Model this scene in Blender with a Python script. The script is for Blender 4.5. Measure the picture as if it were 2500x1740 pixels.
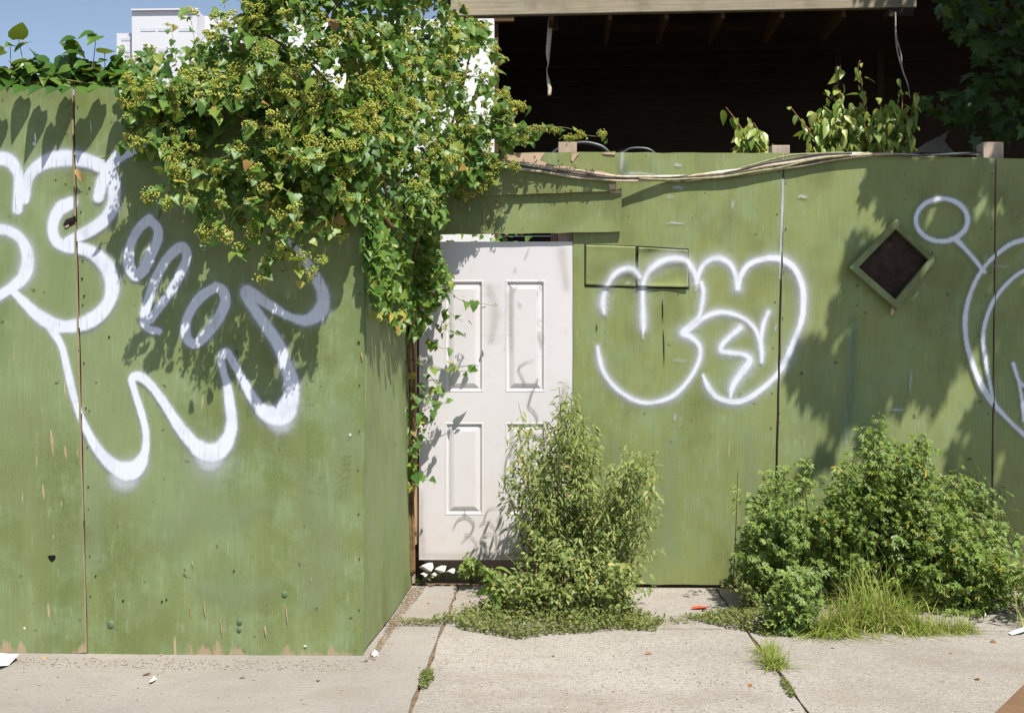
import bpy, math, random
import numpy as np
from mathutils import Matrix, Vector

for o in list(bpy.data.objects):
    bpy.data.objects.remove(o, do_unlink=True)
scene = bpy.context.scene
C = scene.collection
rng = np.random.default_rng(7)
random.seed(7)
R = math.radians

# ------------------------------------------------------------------ camera
FPX, CX, HY = 2430.0, 1250.0, 882.0        # focal length, centre column and horizon row for a 2500 px wide frame
CAMZ, YAW = 1.265, R(1.9)
cam_d = bpy.data.cameras.new('camera')
cam = bpy.data.objects.new('camera', cam_d)
C.objects.link(cam)
cam.location = (0, 0, CAMZ)
cam.rotation_euler = (R(90), 0, YAW)
cam_d.sensor_width = 36.0
cam_d.lens = 36.0 * FPX / 2500.0
cam_d.shift_y = (HY - 870.0) / 2500.0
cam_d.clip_start = 0.05
cam_d.clip_end = 2000
scene.camera = cam

# ------------------------------------------------------------------ sky, sun, exposure
SUN = np.array([0.66, -1.0, 2.1])           # towards the sun
el = math.atan2(SUN[2], math.hypot(SUN[0], SUN[1]))
world = bpy.data.worlds.new('World')
scene.world = world
world.use_nodes = True
wn = world.node_tree
bg = wn.nodes['Background']
sky = wn.nodes.new('ShaderNodeTexSky')
sky.sky_type = 'NISHITA'
sky.sun_disc = False
sky.sun_elevation = el
sky.sun_rotation = math.atan2(SUN[0], SUN[1])
sky.air_density = 1.0
sky.dust_density = 1.2
sky.ozone_density = 1.2
# summer haze: the sky pales towards the horizon all the way round
tc = wn.nodes.new('ShaderNodeTexCoord'); sx = wn.nodes.new('ShaderNodeSeparateXYZ')
wn.links.new(tc.outputs['Generated'], sx.inputs[0])
hz = wn.nodes.new('ShaderNodeMath'); hz.operation = 'ABSOLUTE'; wn.links.new(sx.outputs[2], hz.inputs[0])
h2 = wn.nodes.new('ShaderNodeMath'); h2.operation = 'MULTIPLY'; h2.inputs[1].default_value = -3.6; wn.links.new(hz.outputs[0], h2.inputs[0])
h3 = wn.nodes.new('ShaderNodeMath'); h3.operation = 'EXPONENT'; wn.links.new(h2.outputs[0], h3.inputs[0])
cn = wn.nodes.new('ShaderNodeTexNoise'); cn.inputs['Scale'].default_value = 2.6; cn.inputs['Detail'].default_value = 5
wn.links.new(tc.outputs['Generated'], cn.inputs['Vector'])
h4 = wn.nodes.new('ShaderNodeMath'); h4.operation = 'MULTIPLY'; wn.links.new(h3.outputs[0], h4.inputs[0])
cr_ = wn.nodes.new('ShaderNodeMapRange'); cr_.inputs[1].default_value = 0.3; cr_.inputs[2].default_value = 0.7; cr_.inputs[3].default_value = 0.85; cr_.inputs[4].default_value = 1.2
wn.links.new(cn.outputs['Fac'], cr_.inputs[0]); wn.links.new(cr_.outputs[0], h4.inputs[1])
ad = wn.nodes.new('ShaderNodeMixRGB'); ad.blend_type = 'ADD'; ad.inputs[2].default_value = (7.0, 9.2, 12.2, 1)
wn.links.new(h4.outputs[0], ad.inputs[0]); wn.links.new(sky.outputs[0], ad.inputs[1])
wn.links.new(ad.outputs[0], bg.inputs[0])
bg.inputs[1].default_value = 0.05
sun_d = bpy.data.lights.new('sun', 'SUN')
sun_d.energy = 5.0
sun_d.angle = R(0.5)
sun_d.color = (1.0, 0.955, 0.88)
sun = bpy.data.objects.new('sun', sun_d)
C.objects.link(sun)
sun.rotation_euler = Vector(SUN).to_track_quat('Z', 'Y').to_euler()
sun.location = (3, -4, 8)
scene.view_settings.view_transform = 'Standard'
scene.view_settings.look = 'None'
scene.view_settings.gamma = 1
scene.view_settings.exposure = 0.66
scene.view_settings.use_curve_mapping = False
scene.cycles.max_bounces = 4
scene.cycles.diffuse_bounces = 2
scene.cycles.glossy_bounces = 2
scene.cycles.transmission_bounces = 3
scene.cycles.transparent_max_bounces = 8

# ------------------------------------------------------------------ projection helpers (photo pixels -> places in the world)
FW = np.array([-math.sin(YAW), math.cos(YAW), 0.0])
RT = np.array([math.cos(YAW), math.sin(YAW), 0.0])
UP = np.array([0, 0, 1.0])
CAM = np.array([0, 0, CAMZ])


def U(px, py, Y):
    """point on the vertical plane at distance Y (along the wall normal)"""
    px = np.asarray(px, float); py = np.asarray(py, float); Y = np.asarray(Y, float)
    d = FW + ((px - CX) / FPX)[..., None] * RT + ((HY - py) / FPX)[..., None] * UP
    return CAM + d * (Y / d[..., 1])[..., None]


def G(px, py):
    """point on the ground"""
    d = FW + (px - CX) / FPX * RT + (HY - py) / FPX * UP
    return CAM + d * (-CAMZ / d[2])


YF = 4.255      # left fence plane
YB = 5.65       # back fence plane

# ------------------------------------------------------------------ object helpers


def tag(o, label=None, cat=None, group=None, kind=None):
    if label: o['label'] = label
    if cat: o['category'] = cat
    if group: o['group'] = group
    if kind: o['kind'] = kind
    return o


def setpar(o, parent):
    if parent is not None:
        o.parent = parent
        o.matrix_parent_inverse = Matrix.Translation(-parent.location) if parent.type == 'EMPTY' else Matrix.Identity(4)


def thing(name, loc, label, cat, group=None):
    o = bpy.data.objects.new(name, None)
    o.location = Vector([float(v) for v in loc])
    o.empty_display_size = 0.1
    C.objects.link(o)
    return tag(o, label, cat, group)


def fast_mesh(name, V, F, mat, smooth=False):
    V = np.asarray(V, np.float32); F = np.asarray(F, np.int32)
    me = bpy.data.meshes.new(name)
    n, k = F.shape
    me.vertices.add(len(V)); me.vertices.foreach_set('co', V.ravel())
    me.loops.add(n * k); me.loops.foreach_set('vertex_index', F.ravel())
    me.polygons.add(n)
    me.polygons.foreach_set('loop_start', np.arange(0, n * k, k, dtype=np.int32))
    me.polygons.foreach_set('loop_total', np.full(n, k, np.int32))
    if smooth:
        me.polygons.foreach_set('use_smooth', np.ones(n, bool))
    me.update(calc_edges=True)
    me.materials.append(mat)
    return me


def add_mesh(name, V, F, mat, parent=None, smooth=False):
    """V, F python lists (mixed polygons allowed) -> one object"""
    me = bpy.data.meshes.new(name)
    me.from_pydata([tuple(map(float, v)) for v in V], [], [tuple(f) for f in F])
    if smooth:
        for p in me.polygons: p.use_smooth = True
    me.materials.append(mat)
    me.update()
    return link(name, me, parent)


def link(name, me, parent=None):
    o = bpy.data.objects.new(name, me)
    C.objects.link(o)
    setpar(o, parent)
    return o


class MB:
    def __init__(s): s.V = []; s.F = []

    def add(s, V, F):
        b = len(s.V)
        s.V += [tuple(map(float, v)) for v in V]
        s.F += [tuple(i + b for i in f) for f in F]
        return s

    def box(s, a, b):
        x0, y0, z0 = a; x1, y1, z1 = b
        return s.add([(x0, y0, z0), (x1, y0, z0), (x1, y1, z0), (x0, y1, z0), (x0, y0, z1), (x1, y0, z1), (x1, y1, z1), (x0, y1, z1)],
                     [(0, 3, 2, 1), (4, 5, 6, 7), (0, 1, 5, 4), (1, 2, 6, 5), (2, 3, 7, 6), (3, 0, 4, 7)])

    def prism(s, front, off):
        """front: list of points (a loop), extruded by vector off"""
        n = len(front); off = np.array(off)
        V = [np.array(p) for p in front] + [np.array(p) + off for p in front]
        F = [tuple(range(n)), tuple(reversed(range(n, 2 * n)))]
        F += [(i, n + i, n + (i + 1) % n, (i + 1) % n) for i in range(n)]
        return s.add(V, F)

    def tube(s, pts, rad, n=6):
        V, F = tube(pts, rad, n)
        return s.add(V, F)

    def build(s, name, mat, parent=None, smooth=False, bevel=0):
        o = add_mesh(name, s.V, s.F, mat, parent, smooth)
        if bevel:
            m = o.modifiers.new('bevel', 'BEVEL'); m.width = bevel; m.segments = 2; m.limit_method = 'ANGLE'
        return o


def tube(pts, rad, n=6):
    P = np.array(pts, float)
    rad = np.broadcast_to(np.asarray(rad, float), (len(P),))
    T = np.gradient(P, axis=0); T /= np.linalg.norm(T, axis=1)[:, None] + 1e-9
    V = []; F = []
    ref = np.array([0.3, 0.9, 0.2])
    for i in range(len(P)):
        a = np.cross(T[i], ref); a /= np.linalg.norm(a) + 1e-9
        b = np.cross(T[i], a)
        for k in range(n):
            an = 2 * math.pi * k / n
            V.append(P[i] + rad[i] * (math.cos(an) * a + math.sin(an) * b))
    for i in range(len(P) - 1):
        for k in range(n):
            F.append((i * n + k, i * n + (k + 1) % n, (i + 1) * n + (k + 1) % n, (i + 1) * n + k))
    F.append(tuple(reversed(range(n)))); F.append(tuple(range((len(P) - 1) * n, len(P) * n)))
    return V, F


def spline(P, step):
    """Catmull-Rom through rows of P (any number of columns), resampled every ~step in the first two columns"""
    P = np.array(P, float)
    Q = np.vstack([2 * P[0] - P[1], P, 2 * P[-1] - P[-2]])
    out = []
    for i in range(1, len(Q) - 2):
        p0, p1, p2, p3 = Q[i - 1], Q[i], Q[i + 1], Q[i + 2]
        n = max(2, int(np.linalg.norm((p2 - p1)[:2]) / step))
        for t in np.linspace(0, 1, n, endpoint=False):
            out.append(0.5 * ((2 * p1) + (-p0 + p2) * t + (2 * p0 - 5 * p1 + 4 * p2 - p3) * t * t + (-p0 + 3 * p1 - 3 * p2 + p3) * t ** 3))
    out.append(P[-1])
    return np.array(out)


def in_poly(P, poly):
    poly = np.array(poly, float); x, y = P[:, 0], P[:, 1]
    ins = np.zeros(len(P), bool)
    j = len(poly) - 1
    for i in range(len(poly)):
        xi, yi = poly[i]; xj, yj = poly[j]
        c = ((yi > y) != (yj > y)) & (x < (xj - xi) * (y - yi) / (yj - yi + 1e-12) + xi)
        ins ^= c
        j = i
    return ins


def sample_poly(poly, n):
    poly = np.array(poly, float)
    lo, hi = poly.min(0), poly.max(0)
    out = np.zeros((0, 2))
    while len(out) < n:
        P = lo + rng.random((n * 3, 2)) * (hi - lo)
        out = np.vstack([out, P[in_poly(P, poly)]])
    return out[:n]


def norm(a):
    return a / (np.linalg.norm(a, axis=-1, keepdims=True) + 1e-9)

# ------------------------------------------------------------------ materials


class NT:
    def __init__(s, name):
        s.m = bpy.data.materials.new(name); s.m.use_nodes = True
        s.t = s.m.node_tree; s.t.nodes.clear()
        s.out = s.t.nodes.new('ShaderNodeOutputMaterial')

    def n(s, typ, **kw):
        nd = s.t.nodes.new('ShaderNode' + typ)
        for k, v in kw.items():
            if k.startswith('i_'):
                nd.inputs[k[2:].replace('_', ' ')].default_value = v
            else:
                setattr(nd, k, v)
        return nd

    def l(s, a, b): s.t.links.new(a, b)

    def pos(s):
        return s.n('NewGeometry').outputs['Position']

    def noise(s, scale, detail=3, rough=0.55, vec=None, stretch=(1, 1, 1), off=(0, 0, 0)):
        mp = s.n('Mapping')
        mp.inputs['Scale'].default_value = stretch
        mp.inputs['Location'].default_value = off
        s.l(vec if vec is not None else s.pos(), mp.inputs['Vector'])
        nz = s.n('TexNoise'); nz.inputs['Scale'].default_value = scale
        nz.inputs['Detail'].default_value = min(detail, 3) if scale < 100 else 2; nz.inputs['Roughness'].default_value = rough
        s.l(mp.outputs[0], nz.inputs['Vector'])
        return nz.outputs['Fac']

    def ramp(s, fac, a, b, ca=(0, 0, 0, 1), cb=(1, 1, 1, 1), interp='LINEAR'):
        r = s.n('ValToRGB'); r.color_ramp.interpolation = interp
        r.color_ramp.elements[0].position = a; r.color_ramp.elements[1].position = b
        r.color_ramp.elements[0].color = ca; r.color_ramp.elements[1].color = cb
        s.l(fac, r.inputs[0])
        return r.outputs[0]

    def mix(s, f, a, b, blend='MIX'):
        m = s.n('MixRGB', blend_type=blend)
        for sock, v in ((m.inputs[0], f), (m.inputs[1], a), (m.inputs[2], b)):
            if hasattr(v, 'links'): s.l(v, sock)
            elif isinstance(v, (int, float)): sock.default_value = v
            else: sock.default_value = (*v, 1) if len(v) == 3 else v
        return m.outputs[0]

    def math(s, op, a, b=0.0, clamp=False):
        m = s.n('Math', operation=op); m.use_clamp = clamp
        for sock, v in ((m.inputs[0], a), (m.inputs[1], b)):
            if hasattr(v, 'links'): s.l(v, sock)
            else: sock.default_value = v
        return m.outputs[0]

    def bsdf(s, col, rough=0.7, spec=0.3, bump=None, bstr=0.3, bdist=0.01):
        b = s.n('BsdfPrincipled')
        if hasattr(col, 'links'): s.l(col, b.inputs['Base Color'])
        else: b.inputs['Base Color'].default_value = (*col, 1)
        if hasattr(rough, 'links'): s.l(rough, b.inputs['Roughness'])
        else: b.inputs['Roughness'].default_value = rough
        b.inputs['Specular IOR Level'].default_value = spec
        if bump is not None:
            bp = s.n('Bump'); bp.inputs['Strength'].default_value = bstr; bp.inputs['Distance'].default_value = bdist
            s.l(bump, bp.inputs['Height']); s.l(bp.outputs[0], b.inputs['Normal'])
        return b

    def done(s, b):
        s.l(b.outputs[0], s.out.inputs['Surface'])
        return s.m


WOODC = (0.42, 0.29, 0.19)


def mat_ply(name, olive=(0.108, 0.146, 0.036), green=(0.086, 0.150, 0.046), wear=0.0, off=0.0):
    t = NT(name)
    big = t.noise(1.1, 5, 0.6, off=(off, 0, 0))
    col = t.mix(t.ramp(big, 0.35, 0.65), olive, green)
    mid = t.noise(2.2, 6, 0.65, stretch=(3.2, 3.2, 0.45), off=(off * 2, 0, 3))
    col = t.mix(t.ramp(mid, 0.3, 0.75), col, t.mix(0.5, col, (0.27, 0.30, 0.12)))
    cl = t.noise(7, 6, 0.7, stretch=(1, 1, 0.8), off=(off, 1, 0))
    col = t.mix(t.ramp(cl, 0.46, 0.70, (0, 0, 0, 1), (0.75, 0.75, 0.75, 1)), col, (0.215, 0.295, 0.16))
    lo = t.noise(3.0, 5, 0.6, stretch=(1, 1, 0.7), off=(off + 4, 1, 2))
    col = t.mix(t.ramp(lo, 0.48, 0.72, (0, 0, 0, 1), (0.75, 0.75, 0.75, 1)), col, (0.085, 0.10, 0.024))
    rub = t.noise(1.0, 4, 0.6, stretch=(60, 60, 9), off=(off, 8, 2))
    col = t.mix(t.math('MULTIPLY', t.ramp(rub, 0.56, 0.70, (0, 0, 0, 1), (0.5, 0.5, 0.5, 1)), t.ramp(cl, 0.4, 0.6)), col, (0.32, 0.38, 0.23))
    fade = t.noise(0.75, 3, 0.5, off=(off * 1.7 + 2, 0, 1))
    col = t.mix(t.ramp(fade, 0.48, 0.66, (0, 0, 0, 1), (0.6, 0.6, 0.6, 1)), col, (0.24, 0.305, 0.16))
    grain = t.noise(1.0, 3, 0.6, stretch=(330, 330, 5))
    col = t.mix(t.ramp(grain, 0.3, 0.7, (0.36, 0.36, 0.36, 1), (0, 0, 0, 1)), col, (0.060, 0.080, 0.018))
    gfine = t.noise(420, 2, 0.5, stretch=(1, 1, 0.35))
    col = t.mix(t.ramp(gfine, 0.35, 0.72, (0, 0, 0, 1), (0.34, 0.34, 0.34, 1)), col, (0.30, 0.33, 0.13))
    # dark specks and grime
    sp = t.noise(22, 3, 0.5, off=(3 + off, 0, 0))
    col = t.mix(t.ramp(sp, 0.71, 0.74), col, (0.09, 0.09, 0.035))
    # narrow vertical paint losses
    chip = t.noise(1.0, 2, 0.5, stretch=(34, 34, 3.2), off=(off, 5, 1))
    chip2 = t.noise(3.5, 2, 0.5, off=(off, 2, 7))
    cf = t.math('MULTIPLY', t.ramp(chip, 0.70, 0.74), t.ramp(chip2, 0.52, 0.60))
    col = t.mix(cf, col, (0.40, 0.31, 0.20))
    # bottom edge worn to bare wood
    z = t.n('SeparateXYZ'); t.l(t.pos(), z.inputs[0])
    nb = t.noise(1.0, 4, 0.6, stretch=(26, 26, 5))
    nl = t.noise(2.6, 3, 0.5, off=(off, 0, 0))
    h = t.math('ADD', t.math('MULTIPLY', t.math('SUBTRACT', nb, 0.5), 0.26), t.math('MULTIPLY', t.math('SUBTRACT', nl, 0.5), 0.42))
    wf = t.math('MULTIPLY', t.math('SUBTRACT', t.math('ADD', h, wear), z.outputs['Z']), 30.0, True)
    wood = t.mix(grain, (0.26, 0.19, 0.11), (0.40, 0.32, 0.22))
    col = t.mix(wf, col, wood)
    oi = t.n('ObjectInfo')
    col = t.mix(t.math('MULTIPLY', oi.outputs['Random'], 0.10), col, (0.10, 0.13, 0.04))
    return t.done(t.bsdf(col, t.ramp(cl, 0.3, 0.7, (0.55, 0.55, 0.55, 1), (0.75, 0.75, 0.75, 1)), 0.35))


def mat_wood(name, a, b, sz=(90, 90, 4), rough=0.8, bstr=0.4):
    t = NT(name)
    g = t.noise(1.0, 4, 0.6, stretch=sz)
    k = t.noise(5, 4, 0.6)
    col = t.mix(g, a, b)
    col = t.mix(t.ramp(k, 0.5, 0.8, (0, 0, 0, 1), (0.6, 0.6, 0.6, 1)), col, tuple(c * 0.5 for c in a))
    return t.done(t.bsdf(col, rough, 0.25, g, bstr, 0.004))


def mat_plain(name, c, rough=0.7, spec=0.3, var=0.25, scale=30):
    t = NT(name)
    k = t.noise(scale, 4, 0.6)
    col = t.mix(t.ramp(k, 0.3, 0.7), tuple(x * (1 - var) for x in c), tuple(min(1, x * (1 + var)) for x in c))
    return t.done(t.bsdf(col, rough, spec, k, 0.15, 0.003))


def mat_leaf(name, stops, rough=0.38, spec=0.5, trans=0.32, tcol=None):
    t = NT(name)
    g = t.n('NewGeometry'); oi = t.n('ObjectInfo')
    r = t.math('FRACT', t.math('ADD', g.outputs['Random Per Island'], oi.outputs['Random']))
    rp = t.n('ValToRGB')
    e = rp.color_ramp.elements
    e[0].position = stops[0][0]; e[0].color = (*stops[0][1], 1)
    e[1].position = stops[-1][0]; e[1].color = (*stops[-1][1], 1)
    for p, c in stops[1:-1]:
        k = e.new(p); k.color = (*c, 1)
    t.l(r, rp.inputs[0])
    b = t.bsdf(rp.outputs[0], rough, spec)
    tr = t.n('BsdfTranslucent')
    t.l(t.mix(0.5, rp.outputs[0], tcol or (0.30, 0.36, 0.03)), tr.inputs['Color'])
    ms = t.n('MixShader'); ms.inputs[0].default_value = trans
    t.l(b.outputs[0], ms.inputs[1]); t.l(tr.outputs[0], ms.inputs[2])
    return t.done(ms)


def mat_spray(name, c, grain=0.55, op=1.0):
    """paint film: the attribute 'cov' says how much of the wall it covers"""
    t = NT(name)
    a = t.n('Attribute', attribute_name='cov')
    cov = a.outputs['Fac']
    sp = t.noise(230, 3, 0.7)
    gr = t.noise(1.0, 3, 0.65, stretch=(210, 210, 6))
    edge = t.math('MULTIPLY', t.math('MULTIPLY', cov, t.math('SUBTRACT', 1.0, cov)), 5.0)
    op_ = t.noise(9, 3, 0.6)
    cov = t.math('MULTIPLY', cov, t.ramp(op_, 0.25, 0.5, (0.80, 0.80, 0.80, 1), (1, 1, 1, 1)))
    f = t.math('ADD', cov, t.math('MULTIPLY', t.math('SUBTRACT', sp, 0.5), edge))
    miss = t.math('MULTIPLY', t.ramp(gr, 0.30, 0.42, (1, 1, 1, 1), (0, 0, 0, 1)), grain)
    f = t.math('MULTIPLY', f, t.math('SUBTRACT', 1.0, miss), True)
    f = t.math('MULTIPLY', f, op, True)
    b = t.bsdf(c, 0.5, 0.35)
    tr = t.n('BsdfTransparent')
    ms = t.n('MixShader')
    t.l(f, ms.inputs[0]); t.l(tr.outputs[0], ms.inputs[1]); t.l(b.outputs[0], ms.inputs[2])
    return t.done(ms)


def mat_concrete(name, base, agg, off=0.0):
    t = NT(name)
    big = t.noise(1.3, 5, 0.6, off=(off, 0, 0))
    col = t.mix(t.ramp(big, 0.3, 0.7), tuple(c * 0.82 for c in base), tuple(c * 1.12 for c in base))
    st = t.noise(6, 5, 0.65, off=(0, off, 0))
    col = t.mix(t.ramp(st, 0.5, 0.8, (0, 0, 0, 1), (0.35, 0.35, 0.35, 1)), col, (0.24, 0.20, 0.15))
    v = t.n('TexVoronoi'); v.inputs['Scale'].default_value = 85
    t.l(t.pos(), v.inputs['Vector'])
    bw = t.n('SeparateColor'); t.l(v.outputs['Color'], bw.inputs[0])
    stone = t.mix(t.ramp(bw.outputs[0], 0.25, 0.8), (0.16, 0.13, 0.10), (0.50, 0.48, 0.45))
    inside = t.ramp(v.outputs['Distance'], 0.30, 0.55, (1, 1, 1, 1), (0, 0, 0, 1))
    msk = t.noise(9, 4, 0.6, off=(off, off, 0))
    col = t.mix(t.math('MULTIPLY', inside, t.ramp(msk, 0.3, 0.6, (agg * 0.5,) * 3 + (1,), (agg,) * 3 + (1,))), col, stone)
    f = t.noise(260, 3, 0.6)
    col = t.mix(t.ramp(f, 0.35, 0.7, (0.55, 0.55, 0.55, 1), (0, 0, 0, 1)), col, (0.17, 0.145, 0.115))
    gv = t.n('TexVoronoi'); gv.inputs['Scale'].default_value = 4.2; t.l(t.pos(), gv.inputs['Vector'])
    gum = t.ramp(gv.outputs['Distance'], 0.055, 0.075, (0.55, 0.55, 0.55, 1), (0, 0, 0, 1))
    col = t.mix(gum, col, (0.15, 0.13, 0.11))
    wst = t.noise(0.9, 3, 0.7, off=(off, 6, 0), stretch=(1, 1.6, 1))
    col = t.mix(t.ramp(wst, 0.52, 0.62, (0, 0, 0, 1), (0.42, 0.42, 0.42, 1)), col, (0.22, 0.19, 0.155))
    dark = t.noise(38, 2, 0.5, off=(off, 2, 0))
    col = t.mix(t.ramp(dark, 0.70, 0.75, (0, 0, 0, 1), (0.7, 0.7, 0.7, 1)), col, (0.13, 0.11, 0.08))
    hh = t.math('ADD', t.math('MULTIPLY', f, 0.5), t.math('MULTIPLY', inside, 0.6))
    return t.done(t.bsdf(col, 0.85, 0.25, hh, 0.5, 0.004))


M = {}
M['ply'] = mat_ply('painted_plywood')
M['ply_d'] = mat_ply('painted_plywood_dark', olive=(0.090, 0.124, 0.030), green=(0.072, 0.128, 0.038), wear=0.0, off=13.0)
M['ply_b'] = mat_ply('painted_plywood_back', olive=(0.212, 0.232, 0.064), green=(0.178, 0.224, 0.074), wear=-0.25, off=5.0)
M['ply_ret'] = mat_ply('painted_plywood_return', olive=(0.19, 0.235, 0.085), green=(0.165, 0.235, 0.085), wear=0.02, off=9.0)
M['rawwood'] = mat_wood('bare_plywood', (0.40, 0.27, 0.17), (0.56, 0.43, 0.32))
M['post'] = mat_wood('post_timber', (0.34, 0.26, 0.19), (0.50, 0.41, 0.33), (70, 70, 3))
M['jamb'] = mat_wood('jamb_timber', (0.36, 0.22, 0.12), (0.52, 0.36, 0.22), (60, 60, 3))
M['door'] = None
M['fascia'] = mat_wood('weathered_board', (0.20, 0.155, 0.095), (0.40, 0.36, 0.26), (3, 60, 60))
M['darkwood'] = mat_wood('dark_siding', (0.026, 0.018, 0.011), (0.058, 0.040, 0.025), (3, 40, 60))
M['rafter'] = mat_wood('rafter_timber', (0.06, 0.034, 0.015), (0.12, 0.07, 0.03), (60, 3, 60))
M['dirt'] = mat_plain('soil', (0.15, 0.11, 0.07), 0.95, 0.1, 0.4, 25)
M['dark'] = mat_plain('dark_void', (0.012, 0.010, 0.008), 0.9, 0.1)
M['paint_white'] = mat_spray('white_spray_paint', (0.60, 0.63, 0.71), 0.6)
M['paint_white2'] = mat_spray('white_spray_fine', (0.62, 0.65, 0.72), 0.28)
M['marker'] = mat_spray('grey_marker', (0.27, 0.25, 0.22), 0.25, 0.62)
M['vine_leaf'] = mat_leaf('vine_leaf', [(0, (0.045, 0.12, 0.018)), (0.35, (0.085, 0.185, 0.028)), (0.75, (0.14, 0.245, 0.038)), (0.95, (0.24, 0.30, 0.05)), (0.98, (0.42, 0.36, 0.07)), (1, (0.30, 0.16, 0.05))], 0.46, 0.45, 0.36)
M['vine_deep'] = M['vine_leaf']
M['berry'] = mat_leaf('vine_flower', [(0, (0.34, 0.42, 0.06)), (0.6, (0.52, 0.54, 0.10)), (1, (0.62, 0.56, 0.14))], 0.6, 0.3, 0.3)
M['vine_stem'] = mat_plain('vine_stem', (0.16, 0.10, 0.045), 0.8, 0.2, 0.4)
M['green_stem'] = mat_plain('green_stem', (0.13, 0.13, 0.04), 0.7, 0.3, 0.4)
M['red_stem'] = mat_plain('red_stem', (0.20, 0.075, 0.03), 0.7, 0.3, 0.3)
M['creeper'] = mat_leaf('creeper_leaf', [(0, (0.03, 0.085, 0.012)), (0.6, (0.06, 0.15, 0.02)), (1, (0.12, 0.2, 0.03))], 0.36, 0.5)
M['sap_leaf'] = mat_leaf('sapling_leaf', [(0, (0.10, 0.19, 0.03)), (0.5, (0.22, 0.31, 0.05)), (1, (0.38, 0.40, 0.09))], 0.4, 0.5)
M['tree_leaf'] = mat_leaf('tree_leaf', [(0, (0.018, 0.045, 0.007)), (0.6, (0.032, 0.075, 0.011)), (1, (0.06, 0.115, 0.018))], 0.45, 0.35, 0.22)
M['weed_a'] = mat_leaf('weed_leaf_dull', [(0, (0.10, 0.155, 0.035)), (0.5, (0.19, 0.245, 0.06)), (0.93, (0.28, 0.32, 0.10)), (1, (0.46, 0.36, 0.12))], 0.5, 0.35, 0.3)
M['weed_b'] = mat_leaf('weed_leaf_fresh', [(0, (0.08, 0.155, 0.025)), (0.5, (0.145, 0.235, 0.036)), (0.93, (0.24, 0.31, 0.065)), (0.97, (0.30, 0.26, 0.04)), (1, (0.5, 0.30, 0.03))], 0.45, 0.4, 0.32)
M['weed_c'] = mat_leaf('weed_leaf_bright', [(0, (0.10, 0.18, 0.035)), (0.6, (0.18, 0.27, 0.055)), (1, (0.28, 0.34, 0.09))], 0.45, 0.4, 0.32)
M['mat'] = mat_leaf('knotweed_leaf', [(0, (0.085, 0.115, 0.03)), (0.6, (0.15, 0.18, 0.05)), (1, (0.22, 0.22, 0.07))], 0.6, 0.25, 0.25)
M['grass'] = mat_leaf('grass_blade', [(0, (0.16, 0.24, 0.035)), (0.55, (0.27, 0.34, 0.06)), (0.85, (0.38, 0.38, 0.10)), (1, (0.60, 0.52, 0.27))], 0.5, 0.35, 0.3)
M['dryleaf'] = mat_leaf('dry_leaf', [(0, (0.22, 0.11, 0.04)), (0.6, (0.38, 0.20, 0.07)), (1, (0.45, 0.33, 0.15))], 0.7, 0.2, 0.15, (0.4, 0.2, 0.05))


def mat_door():
    t = NT('door_paint')
    d = t.noise(3.0, 5, 0.65)
    col = t.mix(t.ramp(d, 0.45, 0.75, (0, 0, 0, 1), (0.35, 0.35, 0.35, 1)), (0.61, 0.585, 0.595), (0.55, 0.515, 0.50))
    s = t.noise(14, 5, 0.7)
    col = t.mix(t.ramp(s, 0.60, 0.78, (0, 0, 0, 1), (0.30, 0.30, 0.30, 1)), col, (0.45, 0.39, 0.33))
    z = t.n('SeparateXYZ'); t.l(t.pos(), z.inputs[0])
    low = t.math('MULTIPLY', t.math('SUBTRACT', t.math('ADD', 0.35, t.math('MULTIPLY', s, 0.3)), z.outputs['Z']), 1.6, True)
    col = t.mix(t.math('MULTIPLY', low, 0.5), col, (0.52, 0.44, 0.36))
    k = t.noise(60, 2, 0.5)
    col = t.mix(t.ramp(k, 0.74, 0.77), col, (0.40, 0.34, 0.27))
    return t.done(t.bsdf(col, 0.42, 0.4, d, 0.12, 0.01))


M['door'] = mat_door()

# ================================================================== SETTING
g_ = MB().add([(-150, 0.6, -0.03), (150, 0.6, -0.03), (150, 400, -0.03), (-150, 400, -0.03)], [(0, 1, 2, 3)])
tag(g_.build('ground', M['dirt']), kind='structure')

XJ, YJ, SW = -0.487, 4.76, 1.44
MC = [mat_concrete('concrete_smooth', (0.31, 0.29, 0.268), 0.25, 1.0), mat_concrete('concrete_aggregate', (0.365, 0.338, 0.308), 0.8, 4.0),
      mat_concrete('concrete_worn', (0.35, 0.325, 0.295), 0.65, 8.0)]
M['asphalt'] = mat_plain('asphalt', (0.055, 0.054, 0.052), 0.9, 0.2, 0.3, 60)
tag(MB().add([(-150, -60, -0.16), (150, -60, -0.16), (150, 0.68, -0.16), (-150, 0.68, -0.16)], [(0, 1, 2, 3)]).build('road', M['asphalt']), kind='structure')
tag(MB().box((-150, 0.52, -0.2), (150, 0.675, -0.004)).build('kerb', mat_plain('kerb_stone', (0.26, 0.25, 0.235), 0.85, 0.2, 0.2, 12)), kind='structure')
sw = MB().box((-14, 0.68, -0.028), (14, 5.9, -0.014)).build('sidewalk', M['dirt'])
tag(sw, kind='structure')
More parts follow.
